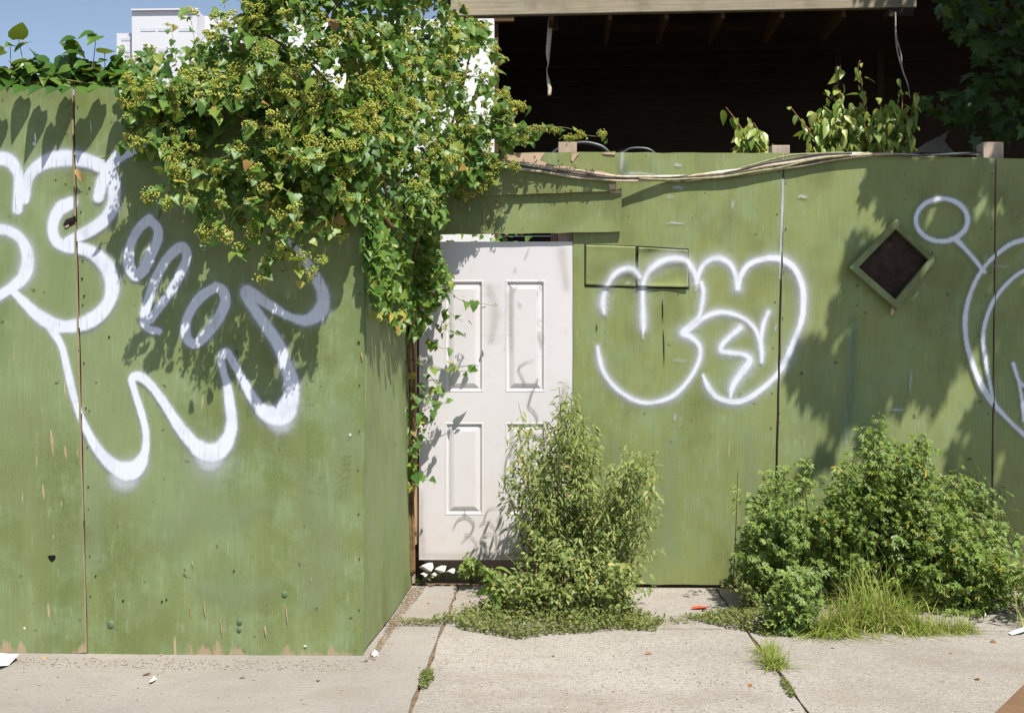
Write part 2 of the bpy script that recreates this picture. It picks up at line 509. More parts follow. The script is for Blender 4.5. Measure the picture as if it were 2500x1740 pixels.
for i in range(-5, 5):
    for k, (ya, yb) in enumerate(((YJ, 5.62), (2.72, YJ), (0.68, 2.72))):
        x0, x1 = XJ + i * SW, XJ + (i + 1) * SW
        if i == -2: continue
        if i == -1: x0 -= SW
        g = 0.007
        n = 16
        xs = np.linspace(x0 + g, x1 - g, n + 1); ys = np.linspace(ya + g, yb - g, n + 1)
        mb = MB()
        jit = lambda v: 0.004 * math.sin(v * 37.1 + i * 3 + k) + 0.003 * math.sin(v * 91.7 + k)
        top = []
        for a, yy in enumerate(ys):
            for b, xx in enumerate(xs):
                ex = xx + (jit(yy) if b in (0, n) else 0)
                ey = yy + (jit(xx) if a in (0, n) else 0)
                top.append((ex, ey, 0.0025 * math.sin(xx * 2.3 + i) * math.cos(yy * 1.9 + k) - (0.004 if (a in (0, n) or b in (0, n)) else 0)))
        F = [(a * (n + 1) + b, a * (n + 1) + b + 1, (a + 1) * (n + 1) + b + 1, (a + 1) * (n + 1) + b) for a in range(n) for b in range(n)]
        rim = [b for b in range(n + 1)] + [a * (n + 1) + n for a in range(1, n + 1)] + [n * (n + 1) + b for b in range(n - 1, -1, -1)] + [a * (n + 1) for a in range(n - 1, 0, -1)]
        base = len(top)
        low = [(top[r][0], top[r][1], -0.02) for r in rim]
        for q in range(len(rim)):
            p = (q + 1) % len(rim)
            F.append((rim[q], base + q, base + p, rim[p]))
        me_mat = MC[0] if i < 0 else (MC[1] if (i + k) % 2 == 1 or i == 0 else MC[2])
        o = mb.add(top + low, F).build('slab', me_mat, sw)

# ================================================================== PLYWOOD


def panel(name, px, Y, thick, mat, parent, nx=14, ny=28, warp=0.003, seed=0, edge=None):
    """px: TL, TR, BR, BL in photo pixels on plane Y (or 4 world points)"""
    if len(px[0]) == 2:
        c = [U(p[0], p[1], Y) for p in px]
    else:
        c = [np.array(p, float) for p in px]
    tl, tr, br, bl = c
    nrm = np.cross(tr - tl, bl - tl); nrm /= np.linalg.norm(nrm)      # away from the viewer
    r2 = np.random.default_rng(seed + 11)
    ph = r2.random(6) * 6.28
    top = []
    for a in range(ny + 1):
        v = a / ny
        for b in range(nx + 1):
            u = b / nx
            p = (tl * (1 - u) + tr * u) * (1 - v) + (bl * (1 - u) + br * u) * v
            w = warp * (math.sin(3.1 * u + ph[0]) * math.sin(2.7 * v + ph[1]) + 0.5 * math.sin(7 * u + ph[2]) * math.sin(6 * v + ph[3]))
            p = p + nrm * (w - 0.5 * warp)
            if a in (0, ny): p = p + UP * 0.0016 * math.sin(u * 31 + ph[4]) * (1 + math.sin(u * 77))
            if b in (0, nx): p = p + RT * 0.0010 * math.sin(v * 43 + ph[5])
            top.append(p)
    W = nx + 1
    F = [(a * W + b, (a + 1) * W + b, (a + 1) * W + b + 1, a * W + b + 1) for a in range(ny) for b in range(nx)]
    rim = [b for b in range(W)] + [a * W + nx for a in range(1, ny + 1)] + [ny * W + b for b in range(nx - 1, -1, -1)] + [a * W for a in range(ny - 1, 0, -1)]
    base = len(top); m_ = len(rim)
    back = [top[r].copy() for r in rim] + [top[r] + nrm * thick for r in rim]
    nF = len(F)
    for q in range(m_):
        p = (q + 1) % m_
        F.append((base + q, base + m_ + q, base + m_ + p, base + p))
    F.append(tuple(base + m_ + q for q in range(m_)))
    o = add_mesh(name, top + back, F, mat, parent)
    o.data.materials.append(edge or M['rawwood'])
    for i, p in enumerate(o.data.polygons):
        if i < nF: p.use_smooth = True
        else: p.material_index = 1
    return o


left = thing('plywood_fence', (-1.3, YF, 0), 'green plywood fence at left covered in thick white spray-painted loops', 'fence')
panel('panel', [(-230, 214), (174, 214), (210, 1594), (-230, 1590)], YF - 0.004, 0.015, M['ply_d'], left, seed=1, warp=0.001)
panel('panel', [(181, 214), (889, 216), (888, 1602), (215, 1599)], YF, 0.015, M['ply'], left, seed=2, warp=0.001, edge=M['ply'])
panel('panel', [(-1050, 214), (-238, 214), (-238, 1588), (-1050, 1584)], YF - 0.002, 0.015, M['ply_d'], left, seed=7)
# return board, from the corner back to the door
c0 = U(888, 1602, YF); c0t = U(889, 216, YF)
b0 = U(1003, 1428, 5.58)
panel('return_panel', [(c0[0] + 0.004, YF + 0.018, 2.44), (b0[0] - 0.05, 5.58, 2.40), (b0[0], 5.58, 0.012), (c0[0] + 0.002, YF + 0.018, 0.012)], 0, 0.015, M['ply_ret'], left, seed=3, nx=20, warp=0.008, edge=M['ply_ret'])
for px, w in ((192, 0.09), (-232, 0.09), (850, 0.07)):
    p = U(px, 1500, YF)
    MB().box((p[0] - w / 2, YF + 0.017, -0.02), (p[0] + w / 2, YF + 0.10, 2.425)).build('post', M['rafter'], left, bevel=0.004)
for zz in (0.35, 1.25, 2.2):
    MB().box((-5.4, YF + 0.102, zz - 0.045), (-0.83, YF + 0.14, zz + 0.045)).build('rail', M['post'], left)

back = thing('plywood_fence', (1.4, YB, 0), 'green plywood fence behind the weeds with a diamond opening and scrawled white bubble letters', 'fence')
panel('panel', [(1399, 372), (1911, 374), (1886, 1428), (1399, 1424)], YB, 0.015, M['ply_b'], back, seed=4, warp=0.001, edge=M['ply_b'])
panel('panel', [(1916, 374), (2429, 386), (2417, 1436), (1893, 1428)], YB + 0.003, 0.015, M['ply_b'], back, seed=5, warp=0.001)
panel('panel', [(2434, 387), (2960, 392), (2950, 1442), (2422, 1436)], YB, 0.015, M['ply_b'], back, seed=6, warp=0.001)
0 and panel('kick_board', [(1560, 1404), (1890, 1409), (1889, 1430), (1559, 1425)], YB - 0.006, 0.005, M['ply_b'], back, seed=12, nx=8, ny=3, warp=0.001)
# boards above the door
panel('header_board', [(1040, 374), (1503, 371), (1504, 466), (1040, 482)], YB - 0.052, 0.016, M['ply_b'], back, seed=8, nx=16, ny=6, warp=0.002)
panel('header_board', [(1030, 472), (1517, 458), (1518, 566), (1030, 573)], YB - 0.030, 0.016, M['ply_b'], back, seed=9, nx=16, ny=6, warp=0.002)
0 and panel('overlay_sheet', [(2066, 560), (2412, 566), (2404, 1300), (2052, 1300)], YB - 0.006, 0.006, M['ply_b'], back, seed=10, warp=0.002)
for x0, x1, y0, dz in ((1363, 1408, 347, 0.0), (1884, 1928, 355, 0.0), (2400, 2450, 347, 0.0)):
    a = U(x0, y0, YB + 0.05); b = U(x1, y0, YB + 0.05)
    MB().box((a[0], YB + 0.046, -0.02), (b[0], YB + 0.14, a[2])).build('post', M['post'], back, bevel=0.004)
a, b = U(1385, 640, YB), U(1404, 640, YB)
MB().box((U(1345, 600, YB)[0], YB + 0.145, 0.0), (U(1362, 600, YB)[0], YB + 0.185, 2.36)).build('stud', M['post'], back)
for zz in (0.35, 1.3, 2.15):
    MB().box((a[0] + 0.02, YB + 0.142, zz - 0.045), (4.4, YB + 0.18, zz + 0.045)).build('rail', M['post'], back)

# diamond opening: four battens round a dark recess
dia = [(2068, 655), (2179, 541), (2281, 636), (2182, 755)]
D = [U(x, y, YB - 0.01) for x, y in dia]
ctr = sum(D) / 4
ins = [ctr + (p - ctr) * 0.9 for p in D]
dia_o = MB().prism([p * np.array([1, 0, 1]) + np.array([0, YB - 0.0125, 0]) for p in ins], (0, 0.004, 0)).build('diamond_opening', NT('pane').done(NT('x').bsdf((0, 0, 0))) if False else mat_plain('grimy_pane', (0.030, 0.017, 0.011), 0.7, 0.2, 0.6, 14), back)
M['batten'] = mat_ply('weathered_batten', olive=(0.075, 0.085, 0.03), green=(0.06, 0.08, 0.03), wear=-2, off=3)
M['sheet'] = mat_ply('painted_sheet', olive=(0.212, 0.232, 0.064), green=(0.178, 0.224, 0.074), wear=-2, off=7)


def batten(p, q, wid, y0, dep, shift=0.0):
    d = q - p; d[1] = 0; d /= np.linalg.norm(d)
    n = np.array([d[2], 0, -d[0]])
    if np.dot(n, ctr - (p + q) / 2) < 0: n = -n
    p = p + n * shift; q = q + n * shift
    loop = [p, q, q + n * wid, p + n * wid]
    loop = [np.array([v[0], y0, v[2]]) for v in loop]
    if np.cross(loop[1] - loop[0], loop[2] - loop[1])[1] > 0: loop.reverse()
    return MB().prism(loop, (0, dep, 0)).build('batten', M['batten'], dia_o, bevel=0.003)


L_, T_, R_, B_ = [p.copy() for p in D]
batten(L_ + (T_ - L_) * 0.07, T_ + (T_ - L_) * 0.04, 0.036, YB - 0.05, 0.036)
batten(T_ + (R_ - T_) * 0.10, R_ - (R_ - T_) * 0.02, 0.028, YB - 0.046, 0.032)
batten(L_.copy(), B_ + (B_ - L_) * 0.02, 0.036, YB - 0.054, 0.040)
batten(B_ + (R_ - B_) * 0.09, R_ + (R_ - B_) * 0.03, 0.036, YB - 0.05, 0.036)
tip = U(2178, 760, YB - 0.02)
MB().tube([tip + np.array([0.006, 0, 0.02]), tip, tip + np.array([-0.004, 0, -0.022])], [0.008, 0.012, 0.004], 6).build('splinter', M['rawwood'], dia_o)

# two thin sheets stapled on the back fence


def sheet(px, Y, curl, name, seed):
    c = [U(x, y, Y) for x, y in px]
    nx, ny = 28, 22
    V = []
    for a in range(ny + 1):
        for b in range(nx + 1):
            u, v = b / nx, a / ny
            p = (c[0] * (1 - u) + c[1] * u) * (1 - v) + (c[3] * (1 - u) + c[2] * u) * v
            w = curl * min(1.0, 0.55 * (2 * abs(u - 0.5)) ** 6 + (0.75 + 0.25 * math.sin(6 * u + seed)) * (2 * abs(v - 0.5)) ** 6 + 0.12 * math.sin(4 * u + 7 * v + seed) ** 2)
            V.append(p + np.array([0, -w, 0]))
    W = nx + 1
    F = [(a * W + b, (a + 1) * W + b, (a + 1) * W + b + 1, a * W + b + 1) for a in range(ny) for b in range(nx)]
    o = add_mesh(name, V, F, M['sheet'], back, True)
    m = o.modifiers.new('thick', 'SOLIDIFY'); m.thickness = 0.0016
    return o


sheet([(1430, 598), (1551, 602), (1551, 700), (1429, 696)], YB - 0.003, 0.0045, 'stapled_sheet', 0)
sheet([(1558, 604), (1678, 611), (1680, 702), (1556, 699)], YB - 0.004, 0.014, 'stapled_sheet', 1)


def chips(name, polys, Y, mat, parent, off=0.0025):
    mb = MB()
    for poly in polys:
        pts = [U(x, y, Y - off) for x, y in poly]
        mb.prism(pts[::-1], (0, 0.0015, 0))
    return mb.build(name, mat, parent)


def sliver(x, y, w, h, k=7, lean=0.1):
    pts = []
    for i in range(k):
        t = i / (k - 1); pts.append((x + lean * h * (t - .5) - w / 2 * math.sin(math.pi * min(1, t * 0.9 + .1)) * (0.6 + 0.6 * random.random()), y - h / 2 + h * t))
    for i in range(k - 1, -1, -1):
        t = i / (k - 1); pts.append((x + lean * h * (t - .5) + w / 2 * math.sin(math.pi * min(1, t * 0.9 + .1)) * (0.6 + 0.6 * random.random()), y - h / 2 + h * t))
    return pts


chips('painted_edge_shade', [[(1427, 596), (1554, 600), (1554, 703), (1427, 699)]], YB - 0.001, M['dark'], back, 0.001)  # dark border patches that paint the shade round the stapled sheets' edges
chips('painted_edge_shade', [[(1555, 600), (1681, 607), (1683, 706), (1554, 703.5)]], YB - 0.001, M['dark'], back, 0.001)
M['chipwood'] = mat_wood('exposed_ply', (0.34, 0.24, 0.14), (0.46, 0.35, 0.23))
for (x, y, w, h) in [(127, 1082, 11, 66), (106, 1202, 9, 40), (160, 1105, 7, 34), (119, 1492, 10, 40), (159, 955, 5, 50), (150, 1230, 4, 16), (190, 1105, 4, 25), (500, 1488, 5, 40), (465, 1490, 4, 30), (470, 1375, 4, 14), (700, 1500, 5, 46), (760, 1415, 3, 12), (540, 1530, 4, 40), (884, 870, 6, 22), (648, 1540, 7, 26), (130, 1310, 4, 12)]:
    chips('paint_chip', [sliver(x, y, w * 0.7, h, 11)], YF - 0.004, M['chipwood'], left)
for (x, y, w, h) in [(83, 352, 8, 10), (86, 340, 5, 30), (222, 310, 2, 30), (855, 1061, 7, 7), (60, 1533, 6, 6), (745, 1576, 10, 4)]:
    chips('paint_fleck', [sliver(x, y, w, h, 5)], YF - 0.004, mat_plain('pale_fleck', (0.62, 0.62, 0.58), 0.7, 0.2), left)
chips('gouge', [[(154, 548), (160, 536), (176, 530), (184, 526), (186, 540), (180, 548), (168, 554), (158, 556)]], YF - 0.004, M['dark'], left)
chips('gouge', [[(157, 553), (168, 548), (168, 553), (160, 556)]], YF - 0.007, M['chipwood'], left)
chips('gouge', [[(116, 1356), (134, 1354), (136, 1362), (128, 1372), (120, 1366)]], YF - 0.004, M['dark'], left)
M['boltp'] = mat_plain('bolt_paint', (0.10, 0.16, 0.085), 0.6, 0.3)
for (x, y, r) in [(271, 1524, 9), (585, 1517, 7), (584, 1536, 6), (695, 1450, 7)]:
    p = U(x, y, YF)
    mb = MB()
    V = [];  F = []
    rr = r / 568
    for j, (s, d) in enumerate(((1, 0.0), (0.95, -0.002), (0.6, -0.004), (0.02, -0.0045))):
        for k in range(10):
            an = k * math.pi / 5
            V.append((p[0] + rr * s * math.cos(an), YF - 0.001 + d, p[2] + 1.15 * rr * s * math.sin(an)))
    for j in range(3):
        for k in range(10): F.append((j * 10 + k, j * 10 + (k + 1) % 10, (j + 1) * 10 + (k + 1) % 10, (j + 1) * 10 + k))
    mb.add(V, F).build('bolt', M['boltp'], left, True)
for (x, y) in [(136, 440), (160, 450), (218, 459), (200, 680), (205, 722), (184, 766), (215, 1188), (193, 1198), (205, 1273), (184, 1240), (233, 1406), (406, 1463), (395, 1468), (571, 1393), (773, 1484), (266, 822), (190, 856), (875, 835), (720, 620), (300, 1466)]:
    p = U(x, y, YF - 0.0045)
    rr = 0.0042
    V = [(p[0] + rr * math.cos(k), p[1], p[2] + rr * math.sin(k)) for k in (0, 1.05, 2.1, 3.14, 4.2, 5.25)]
    MB().prism(V[::-1], (0, 0.0025, 0)).build('nail', M['dark'], left)

for (xa, ya, xb, yb_, n_) in [(170, 250, 203, 1570, 11), (190, 250, 223, 1570, 11), (876, 700, 876, 1580, 8)]:
    for k in range(n_):
        t_ = (k + 0.3 * random.random()) / n_
        p = U(xa + (xb - xa) * t_ + random.uniform(-2, 2), ya + (yb_ - ya) * t_, YF - 0.0045)
        V = [(p[0] + 0.003 * math.cos(q), p[1], p[2] + 0.003 * math.sin(q)) for q in (0, 1.05, 2.1, 3.14, 4.2, 5.25)]
        MB().prism(V[::-1], (0, 0.0025, 0)).build('nail', M['dark'], left)
for (xa, ya, xb, yb_, n_) in [(1903, 400, 1880, 1150, 7), (1921, 420, 1902, 1100, 6), (2424, 420, 2412, 1100, 6)]:
    for k in range(n_):
        t_ = (k + 0.3 * random.random()) / n_
        p = U(xa + (xb - xa) * t_ + random.uniform(-2, 2), ya + (yb_ - ya) * t_, YB - 0.0035)
        V = [(p[0] + 0.0035 * math.cos(q), p[1], p[2] + 0.0035 * math.sin(q)) for q in (0, 1.05, 2.1, 3.14, 4.2, 5.25)]
        MB().prism(V[::-1], (0, 0.0025, 0)).build('nail', M['dark'], back)
# bare wood and white scuffs on the back fence
chips('bare_wood', [[(1222, 374), (1330, 373), (1318, 392), (1345, 402), (1400, 408), (1404, 414), (1470, 418), (1512, 430), (1512, 440), (1400, 430), (1238, 398)]], YB - 0.0555, M['rawwood'], back)
chips('bare_wood', [[(1396, 374), (1415, 373), (1406, 384), (1398, 396), (1394, 390)]], YB - 0.0555, M['rawwood'], back)
chips('bare_wood', [[(1470, 373), (1502, 372), (1502, 378), (1480, 377)]], YB - 0.0555, M['rawwood'], back)
chips('bare_wood', [[(1486, 450), (1502, 448), (1503, 462), (1488, 462)]], YB - 0.0555, M['rawwood'], back)
chips('bare_wood', [[(1486, 465), (1515, 464), (1516, 472), (1490, 471)]], YB - 0.0335, M['rawwood'], back)
SCUFF = [(1655, 458, 26, 6), (1636, 481, 14, 9), (1650, 545, 40, 4), (1655, 404, 16, 6), (1893, 800, 4, 20), (2222, 930, 3, 60), (2445, 650, 38, 3), (1647, 1018, 4, 16), (1610, 693, 14, 4), (1536, 691, 14, 5), (1788, 500, 4, 22), (1660, 880, 30, 10), (2073, 900, 10, 180), (2066, 1020, 12, 120), (2190, 1000, 30, 6), (1960, 480, 20, 6)]

# dark cracks on the back fence
for (x, y, h) in [(1618, 760, 60), (1621, 850, 90), (1457, 800, 18)]:
    chips('crack', [sliver(x, y, 2.2, h, 7, 0.02)], YB - 0.004, M['dark'], back)

# ------------------------------------------------------------------ spray paint


def graffiti(name, strokes, Y, cell, mat, parent, gaps=(), yoff=None, halo=0.5, base_off=0.006):
    S = []
    for st in strokes:
        c = spline(st['p'], 3.0)
        w = U(c[:, 0], c[:, 1], np.full(len(c), Y))
        sc = FPX / Y
        S.append((w[:, 0], w[:, 2], np.maximum(c[:, 2], 0.8) / sc / 2, st))
    X0 = min(s[0].min() for s in S) - 0.12; X1 = max(s[0].max() for s in S) + 0.12
    Z0 = min(s[1].min() for s in S) - 0.12; Z1 = max(s[1].max() for s in S) + 0.12
    nx = int((X1 - X0) / cell) + 1; nz = int((Z1 - Z0) / cell) + 1
    gx = X0 + np.arange(nx + 1) * cell; gz = Z0 + np.arange(nz + 1) * cell
    cov = np.zeros((nz + 1, nx + 1))
    r2 = np.random.default_rng(3)
    for xs, zs, ws, st in S:
        soft = st.get('soft', 0.65); hl = st.get('halo', halo); hs = st.get('hs', 0.36); mx = st.get('max', 1.0)
        wob = 1 + 0.07 * np.convolve(r2.standard_normal(len(xs) + 40), np.ones(20) / 4.5, 'same')[20:-20]
        for x, z, r, k in zip(xs, zs, ws, wob):
            r = r * k
            sg = max(r * hs, 0.006)
            ext = r + 4.2 * sg
            i0, i1 = np.searchsorted(gx, [x - ext, x + ext]); j0, j1 = np.searchsorted(gz, [z - ext, z + ext])
            if i1 <= i0 or j1 <= j0: continue
            dd = np.sqrt((gx[i0:i1][None] - x) ** 2 + (gz[j0:j1][:, None] - z) ** 2)
            so = max(r * soft, 0.004)
            core = np.clip((r + so * 0.5 - dd) / so, 0, 1); core = core * core * (3 - 2 * core)
            ha = hl * (np.exp(-np.maximum(dd - r * 0.85, 0) / sg) - 0.015)
            v = np.maximum(core, ha) * mx
            cov[j0:j1, i0:i1] = np.maximum(cov[j0:j1, i0:i1], v)
    cmax = np.maximum(np.maximum(cov[:-1, :-1], cov[1:, :-1]), np.maximum(cov[:-1, 1:], cov[1:, 1:]))
    keep = cmax > 0.006
    cxm = (gx[:-1] + gx[1:]) / 2; czm = (gz[:-1] + gz[1:]) / 2
    CXm, CZm = np.meshgrid(cxm, czm)
    for (x0, z0, x1, z1, hw) in gaps:
        sx = x0 + (CZm - z0) / (z1 - z0) * (x1 - x0)
        keep &= np.abs(CXm - sx) > hw
    idx = -np.ones(cov.shape, int)
    jj, ii = np.nonzero(keep)
    quad = np.stack([jj * (nx + 1) + ii, jj * (nx + 1) + ii + 1, (jj + 1) * (nx + 1) + ii + 1, (jj + 1) * (nx + 1) + ii], 1)
    used, inv = np.unique(quad, return_inverse=True)
    F = inv.reshape(quad.shape)
    vx = gx[used % (nx + 1)]; vz = gz[used // (nx + 1)]
    vy = np.full(len(vx), Y - base_off)
    if yoff is not None: vy = vy - yoff(vx, vz)
    me = fast_mesh(name, np.stack([vx, vy, vz], 1), F, mat, True)
    at = me.attributes.new('cov', 'FLOAT', 'POINT')
    at.data.foreach_set('value', cov.ravel()[used].astype(np.float32))
    return link(name, me, parent)


LG = [
    dict(p=[(-60, 400, 30), (0, 388, 36), (28, 396, 34), (46, 425, 30), (48, 465, 28), (45, 512, 27)]),
    dict(p=[(62, 488, 24), (72, 434, 30), (103, 402, 34), (147, 388, 36), (194, 389, 36), (231, 399, 34), (262, 416, 36), (278, 440, 38), (281, 470, 36), (277, 505, 33), (259, 535, 30), (225, 561, 28), (190, 579, 26), (168, 590, 24)]),
    dict(p=[(176, 496, 34), (150, 510, 34), (134, 537, 28), (131, 565, 28), (140, 589, 30), (163, 602, 30), (198, 606, 30), (231, 620, 32), (262, 650, 34), (275, 686, 36), (272, 726, 38), (250, 762, 36), (213, 787, 34), (169, 797, 34), (135, 793, 32), (94, 769, 28), (60, 737, 24), (33, 710, 18)]),
    dict(p=[(268, 414, 30), (252, 444, 30), (242, 482, 27)]),
    dict(p=[(264, 415, 26), (286, 388, 32), (303, 378, 30), (338, 368, 18), (375, 362, 18), (408, 354, 26), (418, 378, 24), (420, 415, 20)], soft=0.4),
    dict(p=[(-60, 560, 26), (0, 560, 28), (28, 566, 28), (57, 590, 30), (70, 631, 34), (62, 672, 32), (38, 697, 30), (0, 722, 26), (-50, 752, 24)], hs=0.5, halo=0.6),
    dict(p=[(366, 536, 24), (340, 560, 24), (320, 600, 24), (316, 643, 26), (332, 672, 26), (351, 660, 26), (366, 628, 26), (384, 592, 24), (387, 560, 24), (366, 536, 24)], soft=0.4),
    dict(p=[(370, 782, 18), (392, 748, 22), (420, 710, 22), (446, 661, 24), (458, 626, 24), (445, 603, 24), (410, 632, 24), (381, 684, 24), (362, 740, 24), (354, 775, 22), (361, 800, 20), (390, 809, 16)], soft=0.4),
    dict(p=[(529, 700, 24), (490, 727, 24), (460, 774, 24), (456, 818, 24), (473, 839, 22), (498, 824, 24), (531, 783, 24), (551, 740, 26), (546, 712, 26), (529, 700, 24)], soft=0.4),
    dict(p=[(698, 582, 10), (736, 620, 18), (773, 680, 28), (790, 721, 34), (783, 760, 38), (748, 782, 30), (706, 772, 18), (661, 746, 24), (618, 718, 28), (602, 712, 28), (612, 738, 26), (646, 789, 26), (679, 838, 28), (698, 887, 34), (713, 935, 40), (709, 980, 44), (686, 1012, 46), (648, 1006, 34), (618, 970, 24), (590, 920, 19), (567, 878, 18), (552, 860, 20), (542, 876, 20), (546, 902, 22), (556, 940, 22), (562, 984, 25), (567, 1030, 30), (560, 1066, 34), (538, 1098, 46), (507, 1104, 50), (476, 1084, 40), (439, 1040, 28), (398, 977, 22), (366, 936, 22), (340, 918, 26), (324, 926, 22), (331, 958, 18), (348, 1011, 18), (358, 1059, 20), (355, 1104, 26), (338, 1138, 40), (312, 1150, 46), (279, 1136, 34), (242, 1098, 26), (211, 1044, 20), (188, 988, 17), (170, 917, 17), (155, 853, 19), (140, 822, 22), (122, 798, 20)], soft=0.6, halo=0.55, hs=0.36),
    dict(p=[(545, 1096, 20), (515, 1124, 50), (480, 1098, 20)], max=0.6, soft=1.2, hs=0.9),
    dict(p=[(700, 1000, 20), (690, 1030, 56), (650, 1020, 20)], max=0.55, soft=1.2),
    dict(p=[(340, 1150, 20), (305, 1168, 60), (280, 1150, 20)], max=0.55, soft=1.2),
    dict(p=[(690, 1000, 3), (640, 985, 5), (600, 940, 4)], max=0.6, soft=0.8),
    dict(p=[(712, 1022 - 240, 4), (690, 768, 6), (660, 752, 6)], max=0.6, soft=0.8),
]
sa, sb = U(177.5, 214, YF), U(212.5, 1595, YF)
graffiti('spray_paint', LG, YF, 0.0048, M['paint_white'], left, gaps=[(sa[0], sa[2], sb[0], sb[2], 0.0062)], base_off=0.0075)

RG = [
    dict(p=[(1475, 764, 8), (1472, 742, 15), (1475, 720, 14), (1482, 699, 12), (1498, 672, 13), (1522, 657, 14), (1546, 658, 13), (1562, 676, 10)]),
    dict(p=[(1569, 824, 1.5), (1570, 812, 4), (1571, 798, 12), (1570, 770, 14), (1569, 745, 13), (1569, 706, 12), (1572, 685, 12), (1585, 661, 13), (1613, 639, 14), (1646, 631, 14), (1675, 637, 13), (1693, 660, 15), (1701, 684, 13)]),
    dict(p=[(1699, 688, 3), (1699, 700, 2), (1699, 708, 1)]),
    dict(p=[(1704, 690, 3), (1704, 698, 2), (1704, 704, 1)]),
    dict(p=[(1701, 690, 12), (1707, 664, 12), (1723, 641, 13), (1753, 630, 14), (1782, 645, 12), (1796, 674, 12), (1801, 703, 13)]),
    dict(p=[(1801, 703, 12), (1808, 674, 11), (1827, 647, 12), (1861, 633, 13), (1899, 631, 13), (1929, 645, 12), (1948, 670, 13), (1959, 703, 14), (1961, 734, 13), (1958, 773, 13), (1947, 809, 13), (1929, 855, 14), (1912, 891, 12), (1890, 921, 11), (1860, 949, 12), (1820, 975, 12), (1786, 980, 12), (1752, 970, 12), (1730, 946, 12), (1716, 916, 5)], soft=0.5),
    dict(p=[(1712, 690, 11), (1717, 712, 12), (1713, 745, 12), (1706, 772, 12), (1684, 794, 14), (1668, 812, 18), (1686, 822, 15), (1706, 842, 12), (1709, 869, 12), (1695, 905, 12), (1668, 943, 11), (1635, 970, 11), (1585, 983, 11), (1544, 974, 11), (1503, 946, 11), (1475, 910, 11), (1464, 877, 11), (1459, 847, 7)]),
    dict(p=[(1668, 815, 14), (1695, 794, 12), (1723, 773, 12), (1759, 762, 12), (1800, 770, 11), (1833, 791, 11), (1851, 820, 11), (1859, 855, 12), (1859, 882, 9)]),
    dict(p=[(1875, 762, 10), (1864, 789, 11), (1858, 820, 11), (1857, 850, 11)]),
    dict(p=[(1806, 800, 17), (1788, 816, 14), (1765, 838, 13), (1760, 856, 13), (1786, 861, 12), (1818, 866, 13), (1829, 882, 18), (1806, 914, 16), (1788, 944, 15), (1783, 970, 7)]),
]
for s in RG: s.setdefault('soft', 1.2); s['hs'] = 1.15; s['halo'] = 0.66
RG2 = [
    dict(p=[(2297 + 63 * math.cos(a), 538 + 52 * math.sin(a), 11) for a in np.linspace(0.9, 0.9 + 6.28, 15)]),
    dict(p=[(2330, 584, 13), (2350, 604, 9), (2375, 632, 9), (2400, 664, 10)]),
    dict(p=[(2560, 575, 10), (2500, 586, 10), (2458, 601, 10), (2407, 645, 10), (2373, 701, 10), (2355, 767, 11), (2358, 837, 11), (2381, 911, 11), (2411, 969, 13), (2458, 1023, 10), (2500, 1062, 10), (2560, 1110, 10)]),
    dict(p=[(2560, 640, 9), (2500, 660, 9), (2462, 687, 9), (2425, 732, 9), (2404, 783, 9), (2398, 829, 9), (2406, 891, 8), (2418, 955, 8), (2426, 985, 9)]),
    dict(p=[(2471, 888, 10), (2478, 910, 9), (2486, 931, 9), (2510, 950, 8)]),
    dict(p=[(2486, 935, 8), (2492, 975, 8), (2497, 1025, 8)]),
]
for s in RG2: s['soft'] = 0.5; s['hs'] = 0.5; s['halo'] = 0.5
tm_a = mat_spray('touch_up_bluish', (0.15, 0.235, 0.135), 0.3, 0.5)
tm_c = mat_spray('faded_patch', (0.27, 0.33, 0.18), 0.45, 0.38)
for pts, m_ in [([(420, 1300, 60), (470, 1250, 70), (560, 1260, 60), (640, 1230, 40)], tm_c), ([(760, 1180, 60), (790, 1320, 90), (770, 1460, 60)], tm_c), ([(240, 1180, 30), (235, 1280, 36), (245, 1380, 30)], tm_c), ([(830, 1000, 40), (850, 1100, 50), (840, 1200, 30)], tm_c), ([(500, 1430, 40), (580, 1450, 60), (660, 1430, 40)], tm_c)]:
    graffiti('touch_up', [dict(p=pts, soft=1.8, halo=0.5, hs=0.8)], YF, 0.011, m_, left, base_off=0.0062)
for pts, m_ in [([(1500, 1080, 26), (1520, 1200, 40), (1510, 1330, 36)], tm_c), ([(1640, 1080, 22), (1630, 1200, 36), (1640, 1340, 26)], tm_c), ([(1830, 1060, 22), (1835, 1180, 32), (1820, 1300, 26)], tm_c), ([(2085, 780, 12), (2080, 900, 18), (2070, 1060, 16)], tm_a), ([(1528, 400, 12), (1526, 415, 14), (1530, 425, 8)], tm_a)]:
    graffiti('touch_up', [dict(p=pts, soft=1.8, halo=0.5, hs=0.8)], YB, 0.011, m_, back, base_off=0.0055)
ga, gb = U(1913.5, 374, YB), U(1889.5, 1428, YB)
ha_, hb_ = U(2431.5, 386, YB), U(2419.5, 1436, YB)
bgaps = [(ga[0], ga[2], gb[0], gb[2], 0.006), (ha_[0], ha_[2], hb_[0], hb_[2], 0.005)]


def boff(x, z):
    a = U(1428, 700, YB); b = U(1680, 596, YB)
    ins_ = (x > a[0]) & (x < b[0]) & (z > a[2]) & (z < b[2])
    return np.where(ins_, 0.0125, 0.0)


